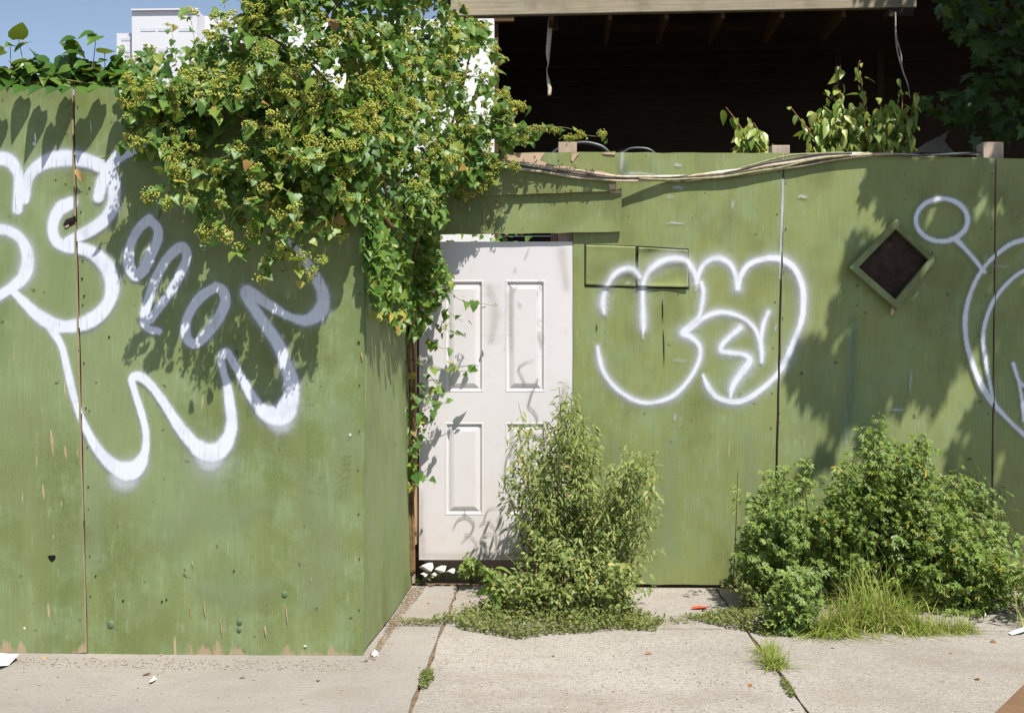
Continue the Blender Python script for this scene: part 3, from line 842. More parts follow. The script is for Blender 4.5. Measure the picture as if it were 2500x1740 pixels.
sc_st = []
for (x, y, w, h) in SCUFF:
    if w > h: pts = [(x - w / 2, y + 1, h * .5), (x - w * .2, y - 1, h), (x + w * .2, y + 1, h), (x + w / 2, y, h * .4)]
    else: pts = [(x, y - h / 2, w * .4), (x + 1, y - h * .2, w), (x - 1, y + h * .2, w), (x, y + h / 2, w * .4)]
    sc_st.append(dict(p=pts, soft=1.4, halo=0.3, hs=0.8, max=0.75 if min(w, h) < 8 else 0.28))
sc_st.append(dict(p=[(1911, 440, 4), (1909, 520, 6), (1906, 600, 5), (1903, 680, 3)], soft=0.6, halo=0.2, hs=0.3))
sc_st.append(dict(p=[(1519, 376, 8), (1518, 410, 9), (1520, 430, 5)], soft=1.2, halo=0.3, hs=0.6, max=0.7))
sc_st.append(dict(p=[(1520, 425, 8), (1560, 424, 6), (1600, 427, 3)], soft=1.2, halo=0.3, hs=0.6, max=0.7))
rubm = mat_spray('pale_rub', (0.46, 0.50, 0.47), 0.6, 0.9)
for st_ in sc_st: graffiti('paint_rub', [st_], YB, 0.005, rubm, back, gaps=(), base_off=0.0045)
graffiti('spray_paint', RG, YB, 0.0056, M['paint_white2'], back, gaps=bgaps, yoff=boff, base_off=0.0075)
graffiti('spray_paint', RG2, YB, 0.0056, M['paint_white2'], back, gaps=bgaps, base_off=0.0135)

# ================================================================== DOOR
YD = YB + 0.004
door = thing('door', U(1210, 1366, YD), 'white panelled door set in the green fence, scrawled with grey marker', 'door')
dx = [1023, 1086, 1180, 1234, 1331, 1398]
dy = [590, 684, 957, 1031, 1257, 1366]
P = lambda x, y, d=0.0: U(x, y, YD) + np.array([0, d, 0])
mb = MB()
for i in range(5):
    for j in range(5):
        if i in (1, 3) and j in (1, 3): continue
        mb.add([P(dx[i], dy[j]), P(dx[i], dy[j + 1]), P(dx[i + 1], dy[j + 1]), P(dx[i + 1], dy[j])], [(0, 1, 2, 3)])
bk = 0.036
cs = [P(dx[0], dy[0]), P(dx[5], dy[0]), P(dx[5], dy[5]), P(dx[0], dy[5])]
cb = [c + np.array([0, bk, 0]) for c in cs]
mb.add(cs + cb, [(0, 1, 5, 4), (1, 2, 6, 5), (2, 3, 7, 6), (3, 0, 4, 7), (4, 5, 6, 7)])
mb.build('door_slab', M['door'], door)
for i in (1, 3):
    for j in (1, 3):
        x0, x1, y0, y1 = dx[i], dx[i + 1], dy[j], dy[j + 1]
        prof = [(0, 0.0), (1.5, -0.0015), (4, -0.001), (6, 0.007), (8.5, 0.010), (18, 0.001), (19.5, 0.0015), (21, -0.001)]
        V = []; F = []
        for k, (e, d) in enumerate(prof):
            V += [P(x0 + e, y0 + e, d), P(x1 - e, y0 + e, d), P(x1 - e, y1 - e, d), P(x0 + e, y1 - e, d)]
        for k in range(len(prof) - 1):
            for q in range(4):
                p = (q + 1) % 4
                F.append((k * 4 + q, (k + 1) * 4 + q, (k + 1) * 4 + p, k * 4 + p))
        n = (len(prof) - 1) * 4
        F.append((n, n + 3, n + 2, n + 1))
        MB().add(V, F).build('moulded_panel', M['door'], door)
# lock hole
p = P(1376, 994)
V = [(p[0] + 0.022 * math.cos(k * .524), p[1] - 0.0015, p[2] + 0.026 * math.sin(k * .524)) for k in range(12)]
MB().prism(V[::-1], (0, 0.001, 0)).build('lock_hole', M['dark'], door)
DG = [
    dict(p=[(1303, 879, 2), (1283, 884, 3), (1267, 898, 4), (1275, 920, 4), (1288, 943, 5), (1306, 944, 4), (1313, 925, 5), (1306, 942, 5), (1298, 960, 6), (1294, 975, 6), (1291, 990, 5), (1304, 1004, 5), (1312, 1022, 5), (1307, 1044, 3)]),
    dict(p=[(1330, 1070, 8), (1310, 1064, 9), (1292, 1061, 6), (1267, 1068, 5), (1248, 1094, 4), (1237, 1122, 4), (1234, 1153, 4), (1243, 1184, 3), (1262, 1203, 3)]),
    dict(p=[(1108, 1287, 3), (1118, 1268, 4), (1138, 1260, 5), (1153, 1270, 5), (1157, 1284, 5), (1148, 1302, 4), (1134, 1315, 3), (1128, 1322, 2)]),
    dict(p=[(1138, 1302, 5), (1152, 1308, 3), (1165, 1326, 4)]),
    dict(p=[(1134, 1246, 6), (1137, 1256, 4)]),
    dict(p=[(1173, 1279, 4), (1184, 1273, 4), (1198, 1276, 4), (1208, 1288, 4), (1213, 1305, 4), (1213, 1322, 5)]),
    dict(p=[(1172, 1320, 2), (1178, 1307, 4), (1190, 1301, 3), (1204, 1304, 3), (1212, 1320, 3), (1214, 1340, 3), (1204, 1354, 3), (1190, 1356, 2)]),
    dict(p=[(1183, 1268, 4), (1188, 1250, 4), (1198, 1239, 3), (1222, 1236, 2)]),
    dict(p=[(1215, 1263, 3), (1220, 1280, 3), (1223, 1300, 2)]),
    dict(p=[(1292, 606, 2), (1286, 622, 4), (1281, 630, 2)], max=0.6),
    dict(p=[(1257, 655, 3), (1259, 658, 5)], max=0.9),
    dict(p=[(1268, 688, 4), (1260, 700, 5), (1256, 708, 5)], max=0.5),
    dict(p=[(1318, 688, 6), (1325, 692, 6)], max=0.8),
    dict(p=[(1313, 708, 3), (1313, 720, 3)], max=0.7),
    dict(p=[(1315, 783, 6), (1325, 785, 6)], max=0.5),
    dict(p=[(1318, 812, 8), (1322, 825, 14), (1324, 842, 3)], max=0.55),
    dict(p=[(1264, 735, 2), (1270, 744, 5), (1274, 747, 3)], max=0.7),
    dict(p=[(1240, 716, 4), (1243, 760, 3), (1246, 806, 2)], max=0.45),
    dict(p=[(1172, 717, 3), (1200, 716, 2), (1236, 717, 2)], max=0.35),
    dict(p=[(1172, 768, 2), (1205, 769, 2), (1240, 769, 1)], max=0.28),
    dict(p=[(1176, 818, 2), (1210, 819, 3), (1250, 818, 2)], max=0.32),
    dict(p=[(1182, 696, 10), (1220, 698, 12)], max=0.12, soft=1.5),
    dict(p=[(1190, 832, 6), (1230, 830, 8)], max=0.14, soft=1.5),
    dict(p=[(1316, 870, 3), (1325, 872, 2)], max=0.5),
    dict(p=[(1232, 848, 1.5), (1231, 856, 2)], max=0.7),
    dict(p=[(1150, 656, 2), (1153, 664, 1)], max=0.6),
    dict(p=[(1022, 1046, 1.5), (1040, 1060, 1.5), (1080, 1060, 1.5)], max=0.35),
    dict(p=[(1120, 652, 3), (1128, 650, 4)], max=0.3),
]
for s in DG: s.setdefault('soft', 0.8); s['hs'] = 0.5; s['halo'] = 0.15
graffiti('marker_scrawl', DG, YD, 0.0036, M['marker'], door, base_off=0.0075)

gm = mat_spray('door_grime', (0.26, 0.20, 0.14), 0.2, 0.30)
for pts in ([(1030, 1352, 14), (1120, 1356, 18), (1230, 1352, 16), (1330, 1356, 14)], [(1380, 940, 16), (1378, 1010, 26), (1384, 1080, 14)], [(1195, 700, 14), (1210, 760, 22), (1200, 830, 14)], [(1250, 690, 8), (1246, 760, 12), (1250, 850, 8)], [(1030, 1200, 10), (1028, 1280, 14), (1034, 1340, 16)], [(1372, 610, 20), (1384, 700, 16)]):
    graffiti('grime_stain', [dict(p=pts, soft=1.8, halo=0.4, hs=0.7, max=0.6)], YD, 0.008, gm, door, base_off=0.0066)
jamb = thing('door_jamb', U(1008, 1400, 5.64), 'bare timber jamb post standing left of the white door', 'door jamb')
a, b = U(1000, 1330, 5.62), U(1016, 1330, 5.62)
MB().box((a[0], 5.62, a[2]), (b[0], 5.70, 2.30)).build('jamb_board', M['jamb'], jamb, bevel=0.003)
a, b = U(998, 1392, 5.66), U(1012, 1340, 5.66)
MB().box((a[0], 5.65, 0.0), (b[0], 5.71, b[2])).build('jamb_stub', M['post'], jamb, bevel=0.003)
a, b = U(1015.5, 1276, 5.69), U(1021, 1225, 5.69)
MB().box((a[0] + 0.003, 5.672, a[2]), (b[0], 5.70, b[2])).build('hinge_block', M['jamb'], jamb)
# dark backing board behind the hinge gap
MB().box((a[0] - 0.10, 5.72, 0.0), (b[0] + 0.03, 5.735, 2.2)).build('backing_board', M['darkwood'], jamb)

sill = thing('rubble_sill', G(1110, 1400), 'broken whitish mortar lump under the left end of the white door', 'rubble')
r2 = random.Random(4)
for (x, y, w, h) in [(1042, 1384, 42, 22), (1075, 1390, 30, 16), (1100, 1394, 26, 12), (1035, 1400, 20, 10), (1125, 1396, 18, 9), (1060, 1402, 16, 8)]:
    c = U(x, y, YD - 0.02 - 0.06 * r2.random())
    V = []
    for k in range(9):
        an = k * 6.283 / 9
        V.append(c + np.array([w / 860 * math.cos(an) * r2.uniform(.75, 1.15), r2.uniform(-.02, .02) + 0.035 * math.sin(an * 2), h / 860 * math.sin(an) * r2.uniform(.75, 1.2)]))
    for v in V: v[2] = max(v[2], -0.005)
    f = c + np.array([0, -0.045, 0.006]); bpt = c + np.array([0, 0.05, 0])
    MB().add(V + [f, bpt], [(k, (k + 1) % 9, 9)[::-1] for k in range(9)] + [(k, (k + 1) % 9, 10) for k in range(9)]).build('mortar_lump', mat_plain('mortar', (0.52, 0.49, 0.44), 0.9, 0.2, 0.3, 60), sill)

# ================================================================== CABLES
cab = thing('cable_bundle', U(1660, 436, YB - 0.06), 'bundle of sagging tan and white cables strung along the top of the back fence', 'cables')
cm = [mat_plain('cable_tan', (0.46, 0.36, 0.26), 0.6, 0.3, 0.35, 40), mat_plain('cable_white', (0.66, 0.62, 0.55), 0.5, 0.4, 0.2, 40), mat_plain('cable_dark', (0.06, 0.05, 0.035), 0.5, 0.4, 0.3, 40), mat_plain('cable_olive', (0.24, 0.24, 0.12), 0.6, 0.3, 0.3, 40)]
CB = [
    ([(1228, 398), (1300, 407), (1400, 424), (1500, 434), (1620, 432), (1720, 426), (1830, 410), (1930, 393), (2020, 380), (2110, 376), (2250, 380), (2390, 374)], 2.6, 1, 0.034),
    ([(1225, 392), (1310, 404), (1400, 416), (1490, 429), (1600, 433), (1700, 429), (1800, 418), (1900, 402), (2000, 386), (2100, 378), (2200, 378)], 2.8, 0, 0.038),
    ([(1260, 410), (1330, 420), (1420, 434), (1500, 439), (1600, 439), (1700, 435), (1800, 426), (1900, 411), (2000, 395), (2080, 384), (2130, 378)], 2.6, 1, 0.031),
    ([(1280, 416), (1350, 424), (1430, 436), (1510, 441), (1610, 441), (1690, 439), (1780, 430), (1880, 417), (1970, 402), (2050, 389), (2110, 379)], 2.4, 0, 0.035),
    ([(1240, 402), (1350, 416), (1450, 430), (1560, 435), (1680, 430), (1780, 420), (1860, 402), (1930, 388), (2000, 378), (2080, 374)], 2.2, 2, 0.040),
    ([(1560, 438), (1700, 437), (1800, 427), (1890, 412), (1960, 396), (2040, 382), (2120, 375)], 2.4, 3, 0.042),
    ([(1640, 436), (1760, 424), (1850, 398), (1910, 384), (1970, 376), (2060, 373)], 2.0, 3, 0.030),
    ([(1660, 440), (1760, 434), (1850, 420), (1940, 404), (2030, 388), (2100, 380), (2180, 379), (2300, 380), (2395, 372)], 2.0, 2, 0.038),
    ([(1720, 430), (1820, 416), (1900, 398), (1980, 384), (2060, 377), (2130, 375)], 2.4, 1, 0.029),
]
for pts, r, k, off in CB:
    c = spline([(x, y) for x, y in pts], 14)
    c[:, 1] += 1.1 * np.sin(c[:, 0] / 23 + off * 300)
    w = U(c[:, 0], c[:, 1], YB - off - 0.036 + 0.052 * np.clip((c[:, 0] - 1506) / 130, 0, 1))
    w[:, 1] += 0.002 * np.sin(c[:, 0] / 31 + k)
    MB().tube(w, r * 1.25 / 430, 7).build('cable', cm[k], cab, True)
hose = thing('black_hose', U(1440, 372, YB + 0.2), 'dark hose arching up behind the fence top beside the first post', 'hose')
c = spline([(1330, 392), (1370, 360), (1415, 349), (1450, 352), (1478, 364), (1500, 395)], 8)
MB().tube(U(c[:, 0], c[:, 1], np.full(len(c), YB + 0.2)), 4.5 / 430, 8).build('hose_loop', mat_plain('hose', (0.05, 0.06, 0.06), 0.4, 0.5), hose, True)
c = spline([(1510, 395), (1530, 367), (1560, 362), (1590, 368), (1615, 395)], 8)
MB().tube(U(c[:, 0], c[:, 1], np.full(len(c), YB + 0.24)), 3.5 / 430, 8).build('hose_loop', bpy.data.materials['hose'], hose, True)

# ================================================================== SHED behind the fence
YS = 7.2
shed = thing('timber_shed', (3.0, 8.2, 0), 'dark open-fronted timber shed behind the back fence with a weathered eaves board', 'shed')
fl, fr = U(1100, 20, YS), U(2238, 20, YS)
zb = U(1660, 29, YS)[2]
ztl = zb + 0.03
mb = MB().prism([(fl[0], YS, zb - 0.012), (fr[0], YS, zb + 0.012), (fr[0], YS, zb + 0.26), (fl[0], YS, zb + 0.24)][::-1], (0, 0.045, 0))
mb.build('fascia_board', M['fascia'], shed, bevel=0.006)
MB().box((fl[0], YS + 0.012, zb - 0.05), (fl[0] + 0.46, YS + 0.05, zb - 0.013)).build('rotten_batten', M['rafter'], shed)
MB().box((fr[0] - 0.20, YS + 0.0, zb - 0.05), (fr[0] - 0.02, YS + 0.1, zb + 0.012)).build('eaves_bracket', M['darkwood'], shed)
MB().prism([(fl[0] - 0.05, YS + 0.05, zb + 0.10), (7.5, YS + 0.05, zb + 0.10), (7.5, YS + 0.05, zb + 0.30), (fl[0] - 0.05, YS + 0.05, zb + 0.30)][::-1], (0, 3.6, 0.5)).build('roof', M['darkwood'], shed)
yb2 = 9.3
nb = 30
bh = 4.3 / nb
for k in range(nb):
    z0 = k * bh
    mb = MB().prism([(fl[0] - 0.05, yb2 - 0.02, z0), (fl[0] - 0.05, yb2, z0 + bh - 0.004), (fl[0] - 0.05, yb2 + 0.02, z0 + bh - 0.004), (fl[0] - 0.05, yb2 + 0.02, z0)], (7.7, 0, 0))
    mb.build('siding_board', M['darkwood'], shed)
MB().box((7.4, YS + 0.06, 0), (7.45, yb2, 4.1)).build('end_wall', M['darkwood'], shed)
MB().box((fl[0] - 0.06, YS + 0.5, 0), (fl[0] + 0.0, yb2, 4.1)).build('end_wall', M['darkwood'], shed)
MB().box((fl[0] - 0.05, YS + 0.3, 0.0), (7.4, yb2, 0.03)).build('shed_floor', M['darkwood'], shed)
for px in (1345, 1490, 1628, 1765, 1910, 2060):
    a = U(px, 34, YS + 0.05)
    MB().box((a[0] - 0.014, YS + 0.048, zb - 0.035), (a[0] + 0.014, YS + 0.62, zb + 0.095)).build('rafter', M['rafter'], shed)
a, b = U(1500, 60, YS + 0.55), U(1900, 60, YS + 0.55)
MB().box((a[0], YS + 0.622, a[2] - 0.02), (b[0], YS + 0.66, a[2] + 0.02)).build('purlin', M['rafter'], shed)
a = U(1210, 50, YS + 0.06)
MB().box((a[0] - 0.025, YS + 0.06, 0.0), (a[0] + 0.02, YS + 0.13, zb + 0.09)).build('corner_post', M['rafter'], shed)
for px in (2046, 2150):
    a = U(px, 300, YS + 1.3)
    MB().box((a[0] - 0.03, YS + 1.3, 0.0), (a[0] + 0.03, YS + 1.36, zb + 0.1)).build('inner_post', M['darkwood'], shed)

strip = thing('hanging_strip', U(1340, 40, YS + 0.22), 'torn pale cloth strip dangling twisted from the shed eaves', 'cloth strip')
c = spline([(1346, 30, 13), (1341, 90, 12), (1338, 130, 11), (1339, 155, 7), (1336, 170, 5), (1338, 190, 9), (1342, 215, 10), (1341, 234, 8)], 4)
V = []; F = []
for i, (x, y, w) in enumerate(c):
    p = U(x, y, YS + 0.22); ph = 0.25 + 1.1 * math.sin(max(0, (y - 120)) / 38.0) * math.exp(-((y - 168) / 30) ** 2)
    h = np.array([math.cos(ph), math.sin(ph), 0]) * w / 2 / (FPX / (YS + 0.22))
    V += [p - h, p + np.array([0, -0.004, 0]), p + h]
for i in range(len(c) - 1):
    F += [(i * 3, i * 3 + 3, i * 3 + 4, i * 3 + 1), (i * 3 + 1, i * 3 + 4, i * 3 + 5, i * 3 + 2)]
o = add_mesh('cloth_ribbon', V, F, mat_plain('old_cloth', (0.55, 0.48, 0.38), 0.9, 0.1, 0.2, 50), strip, True)
m = o.modifiers.new('thick', 'SOLIDIFY'); m.thickness = 0.003
a = U(1353, 62, YS + 0.26)
MB().box((a[0] - 0.05, YS + 0.25, a[2] - 0.04), (a[0] + 0.03, YS + 0.27, a[2] + 0.06)).build('bent_hanger', M['rafter'], strip)

rope = thing('hanging_rope', U(2190, 70, YS + 0.4), 'pale doubled rope hanging in the dark beside the sapling', 'rope')
rm = mat_plain('rope', (0.42, 0.38, 0.32), 0.9, 0.1)
for dxr in (0, 7):
    c = spline([(2186, 30), (2187 + dxr * .2, 90), (2192 + dxr, 130), (2204, 172), (2216, 205), (2222, 240)], 8)
    MB().tube(U(c[:, 0], c[:, 1], np.full(len(c), YS + 0.02 - 0.4)), 1.6 / 350, 6).build('rope_strand', rm, rope, True)

ww = thing('white_wall', U(1180, 200, 7.0), 'white painted end wall glimpsed between the vine and the dark shed', 'wall')
a, b = U(700, 150, 7.05), U(1206, 60, 7.05)
MB().box((a[0], 7.05, 0), (b[0], 7.12, U(1190, 46, 7.05)[2])).build('wall_board', mat_plain('white_board', (0.78, 0.78, 0.77), 0.7, 0.2, 0.06, 4), ww)

heap = thing('concrete_lump', U(2290, 345, 6.6), 'grey broken masonry lump behind the fence under the tree', 'rubble')
V = []; F = []
r3 = random.Random(2)
pp = [(2245, 372), (2262, 348), (2295, 332), (2318, 318), (2305, 345), (2330, 372)]
fr_ = [U(x, y, 6.6) for x, y in pp]
MB().prism(fr_[::-1], (0.02, 0.3, 0.0)).build('lump', mat_plain('old_concrete', (0.22, 0.20, 0.17), 0.9, 0.2), heap)
a_, b_ = U(2262, 372, 6.6), U(2322, 372, 6.6)
MB().box((a_[0], 6.62, 0), (b_[0], 6.88, a_[2] + 0.002)).build('pier', bpy.data.materials['old_concrete'], heap)

# ================================================================== FAR BUILDING
YT = 60.0
bd = thing('apartment_block', U(430, 200, YT), 'far white flat-roofed apartment block beyond the fence top', 'building')
mw = mat_plain('pale_render', (0.60, 0.60, 0.645), 0.9, 0.1, 0.03, 0.4)
mg = mat_plain('window_glass', (0.50, 0.53, 0.57), 0.5, 0.3, 0.08, 1.0)


def bbox_(name, x0, y0, x1, Y, dep, mat, z0=0.0):
    a = U(x0, y0, Y); b = U(x1, y0, Y)
    return MB().box((a[0], Y, z0), (b[0], Y + dep, a[2])).build(name, mat, bd)


bbox_('main_block', 322, 25, 481, YT, 14, mw)
bbox_('side_wing', 481.5, 40, 640, YT + 1.5, 12, mw)
bbox_('low_wing', 285, 82, 321.5, YT + 0.5, 10, mw)
bbox_('parapet', 320, 22, 483, YT - 0.15, 0.14, mw, U(322, 28, YT)[2])
def win(x0, y0, x1, y1, Y):
    a = U(x0, y1, Y); b = U(x1, y0, Y)
    w = MB().box((a[0], Y - 0.01, a[2]), (b[0], Y - 0.004, b[2])).build('window', mw, bd)
    MB().box((a[0] + 0.03, Y - 0.022, a[2] + 0.02), (b[0] - 0.03, Y - 0.012, b[2] - 0.02)).build('pane', mg, w)
for y in (68, 118, 168):
    for x0, x1 in ((343, 381), (385, 425), (436, 474)): win(x0, y, x1, y + 10, YT)
    for x0, x1 in ((490, 525), (532, 566), (575, 610)): win(x0, y + 8, x1, y + 18, YT + 1.5)
win(296, 92, 319, 101, YT + 0.5); win(296, 122, 319, 130, YT + 0.5)

# ================================================================== FOLIAGE
def leaf_lobed():
    half = [(0.0, -0.02), (0.20, -0.13), (0.42, -0.02), (0.52, 0.22), (0.36, 0.36), (0.34, 0.52), (0.20, 0.74), (0.0, 1.0)]
    return outline(half, 0.30)


def leaf_heart():
    half = [(0.0, -0.02), (0.20, -0.10), (0.38, 0.06), (0.40, 0.30), (0.27, 0.58), (0.12, 0.82), (0.0, 1.0)]
    return outline(half, 0.30)


def leaf_ovate():
    half = [(0.0, 0.0), (0.13, 0.10), (0.22, 0.33), (0.19, 0.60), (0.09, 0.84), (0.0, 1.0)]
    return outline(half, 0.45)


def leaf_maple():
    half = [(0.0, 0.0), (0.28, -0.14), (0.50, 0.02), (0.34, 0.16), (0.60, 0.42), (0.46, 0.52), (0.22, 0.46), (0.26, 0.72), (0.13, 0.74), (0.0, 1.0)]
    return outline(half, 0.25)


def outline(half, cy):
    pts = half + [(-x, y) for x, y in reversed(half[1:-1])]
    V = [(0, cy, 0.0)] + [(x, y, 0) for x, y in pts]
    V = np.array(V, float)
    V[:, 2] = 0.28 * np.abs(V[:, 0]) - 0.32 * V[:, 1] ** 2 - 0.25 * V[:, 0] ** 2
    n = len(pts)
    F = [(0, 1 + i, 1 + (i + 1) % n) for i in range(n)]
    F = [f[::-1] for f in F]
    return V, np.array(F)


def leaf_lance():
    V = np.array([(0, 0, 0), (0.13, 0.30, 0.03), (0.0, 0.45, -0.04), (-0.13, 0.30, 0.03), (0.10, 0.66, -0.03), (-0.10, 0.66, -0.03), (0, 1.0, -0.20)], float)
    F = np.array([(0, 1, 2), (0, 2, 3), (2, 1, 4), (2, 5, 3), (2, 4, 6), (2, 6, 5)])
    return V, F


def leaf_cut():
    """deeply cut leaf, five fingers"""
    V = [(0, 0, 0)]; F = []
    for an, ln, st in ((0, 1.0, 0.0), (0.75, 0.62, 0.28), (-0.75, 0.62, 0.28), (0.9, 0.42, 0.05), (-0.9, 0.42, 0.05)):
        b = np.array([0, st]); d = np.array([math.sin(an), math.cos(an)]); n = np.array([d[1], -d[0]])
        tip = b + d * (ln if st == 0 else ln); m = b + d * ln * 0.5
        i = len(V)
        V += [(*b, 0), (*(m + n * 0.13), 0.02), (*tip, -0.22 * tip[1] ** 2), (*(m - n * 0.13), 0.02)]
        F += [(i, i + 1, i + 2), (i, i + 2, i + 3)]
    return np.array(V, float), np.array(F)


def leaf_small():
    V = np.array([(0, 0, 0), (0.3, 0.5, 0.05), (0, 1, 0), (-0.3, 0.5, 0.05)], float)
    return V, np.array([(0, 1, 2), (0, 2, 3)])


def frames(N_, T_):
    z = norm(N_); y = norm(T_ - (T_ * z).sum(1)[:, None] * z); x = np.cross(y, z)
    return x, y, z


def scatter(name, tm, P_, N_, T_, S_, mat, parent, kind='stuff', var=0.0):
    V, F = tm
    x, y, z = frames(N_, T_)
    k = len(V)
    W = V[None] * np.ones((len(P_), 1, 1))
    if var:
        W[:, :, 0] *= (1 + var * rng.standard_normal(len(P_)))[:, None]
        W[:, :, 2] *= (1 + 2.5 * var * rng.standard_normal(len(P_)))[:, None]
    A = P_[:, None, :] + S_[:, None, None] * (W[:, :, 0:1] * x[:, None] + W[:, :, 1:2] * y[:, None] + W[:, :, 2:3] * z[:, None])
    FF = (F[None] + (np.arange(len(P_)) * k)[:, None, None]).reshape(-1, F.shape[1])
    o = link(name, fast_mesh(name, A.reshape(-1, 3), FF, mat), parent)
    if kind: o['kind'] = kind
    return o


def leaf_objects(name, me, P_, N_, T_, S_, parent):
    x, y, z = frames(N_, T_)
    for i in range(len(P_)):
        o = bpy.data.objects.new(name, me)
        s = float(S_[i])
        m = Matrix(((x[i][0] * s, y[i][0] * s, z[i][0] * s, P_[i][0]), (x[i][1] * s, y[i][1] * s, z[i][1] * s, P_[i][1]), (x[i][2] * s, y[i][2] * s, z[i][2] * s, P_[i][2]), (0, 0, 0, 1)))
        o.matrix_basis = m
        C.objects.link(o)
        setpar(o, parent)


def split_leaves(tm, me_name, P_, N_, T_, S_, mat, parent, nobj, vis, foliage='foliage', var=0.15):
    """the nobj leaves that show largest become objects, the rest one mesh"""
    score = S_ / np.maximum(P_[:, 1], 1) * 100 + vis
    order = np.argsort(-score)
    a, b = order[:nobj], order[nobj:]
    if len(b): scatter(foliage, tm, P_[b], N_[b], T_[b], S_[b], mat, parent, var=var)
    me = fast_mesh(me_name, tm[0], tm[1], mat)
    leaf_objects('leaf', me, P_[a], N_[a], T_[a], S_[a], parent)


def leaf_dirs(n, mean=(0.12, -0.75, 0.75), jn=0.55, tip=(0.0, -0.35, -1.0), jt=0.5):
    return norm(np.array(mean) + jn * rng.standard_normal((n, 3))), norm(np.array(tip) + jt * rng.standard_normal((n, 3)))


# ---------------------------------------------------------------- the big flowering vine
vine_base = U(1006, 1410, 5.45); vine_base[2] = 0
vine = thing('flowering_vine', vine_base, 'large climbing vine with lobed leaves and yellow-green flower clusters draped over the fence corner', 'vine')
VM = [(285, 215), (300, 160), (350, 135), (400, 130), (440, 95), (500, 95), (560, 70), (600, 20), (560, -60), (600, -200), (1090, -200), (1104, 40), (1185, 48), (1215, 110), (1222, 160), (1196, 240), (1255, 258), (1262, 300), (1310, 318), (1315, 340), (1255, 350), (1235, 395), (1210, 430), (1160, 420), (1180, 455), (1120, 445), (1085, 470), (1090, 540), (1060, 585), (1000, 600), (950, 560), (900, 500), (870, 545), (800, 560), (770, 600), (700, 560), (640, 560), (560, 560), (500, 540), (440, 470), (420, 430), (370, 370), (330, 380), (300, 300), (310, 250)]


def yfront(x, y):
    x = np.asarray(x, float); y = np.asarray(y, float)
    ex = np.clip((x - 270) / 190, 0, 1); so = 0.06 + 0.21 * ex
    so = so * np.clip(1.25 - np.maximum(y - 380, 0) / 330, 0.35, 1.0)
    t = np.clip((x - 820) / 420, 0, 1); t = t * t * (3 - 2 * t)
    return (YF - so) * (1 - t) + 5.50 * t


cl = sample_poly(VM, 170)
cd = rng.random(170) ** 1.5
idx = rng.integers(0, 170, 14500)
pp = cl[idx] + rng.standard_normal((14500, 2)) * np.array([32, 25])
ok = in_poly(pp, VM)
# thin out towards the lower left where the wall shows through
thin = np.clip((pp[:, 1] - 290) / 230, 0, 1) * np.clip((930 - pp[:, 0]) / 150, 0, 1)
edge_l = np.clip((430 - pp[:, 0]) / 150, 0, 1) * np.clip((pp[:, 1] - 200) / 60, 0, 1)
ok &= rng.random(14500) > np.maximum(0.88 * thin, 0.65 * edge_l)
hole = in_poly(pp, [(1120, 120), (1200, 110), (1206, 290), (1170, 300), (1135, 220)])
ok &= ~hole | (rng.random(len(pp)) < 0.22)
pp = pp[ok]; cdi = cd[idx][ok]; cid = idx[ok]
above = np.clip((215 - pp[:, 1]) / 60, 0, 1)
yy = yfront(pp[:, 0], pp[:, 1]) + cdi * (0.22 + 0.55 * above) + np.abs(rng.standard_normal(len(pp))) * 0.05
lim = np.where((pp[:, 0] < 900) & (pp[:, 1] > 212), YF - 0.02, 9)
yy = np.minimum(yy, lim - rng.random(len(pp)) * 0.05)
Pm = U(pp[:, 0], pp[:, 1], yy)
# hanging strand beside the door
HS = [(895, 500), (1060, 560), (1085, 640), (1110, 690), (1060, 760), (1040, 800), (1010, 830), (1000, 770), (985, 800), (960, 790), (925, 780), (905, 700), (895, 600)]
hp = sample_poly(HS, 1500)
# how deep the return board lies behind each column of the photograph
ry = np.linspace(YF + 0.02, 5.5, 60)
rp = np.stack([c0[0] + (ry - YF) / (5.58 - YF) * (b0[0] - c0[0]) + 0.035, ry, np.full(60, 1.0)], 1) - CAM
rpx = (rp @ RT) / (rp @ FW) * FPX + CX
ymax = np.interp(hp[:, 0], rpx, ry)
hy = np.maximum(ymax - 0.02 - 0.24 * rng.random(len(hp)) ** 1.5, 4.2)
Ph = U(hp[:, 0], hp[:, 1], hy)
Ph = Ph[rng.random(len(Ph)) > 0.45 * np.clip((hp[:, 1] - 640) / 150, 0, 1)]
HS2 = [(985, 800), (1025, 820), (1020, 900), (1045, 980), (1030, 1050), (1015, 1100), (1020, 1180), (985, 1200), (970, 1160), (985, 1080), (970, 1000), (985, 900)]
h2 = sample_poly(HS2, 85)
P2 = U(h2[:, 0], h2[:, 1], 5.46 + 0.09 * rng.random(85))
gp = sample_poly([(1040, 555), (1300, 555), (1300, 610), (1040, 610)], 60)
P3 = U(gp[:, 0], gp[:, 1], 6.1 + 0.5 * rng.random(60))
Ppts = [Pm, Ph, P2, P3]
Vst = [];  CL = []


def spray(pts_px, Y0, Y1, nl, size=0.055, clusters=1, rad=0.0022):
    c = spline([(x, y) for x, y in pts_px], 6)
    ys = np.linspace(Y0, Y1, len(c))
    w = U(c[:, 0], c[:, 1], ys)
    Vst.append((w, rad))
    i = (np.linspace(0.15, 1, nl) * (len(w) - 1)).astype(int)
    pts = w[i] + rng.standard_normal((nl, 3)) * 0.012
    Ppts.append(pts)
    for q in range(clusters):
        CL.append(w[int(len(w) * (0.55 + 0.4 * rng.random()))] + rng.standard_normal(3) * 0.01)


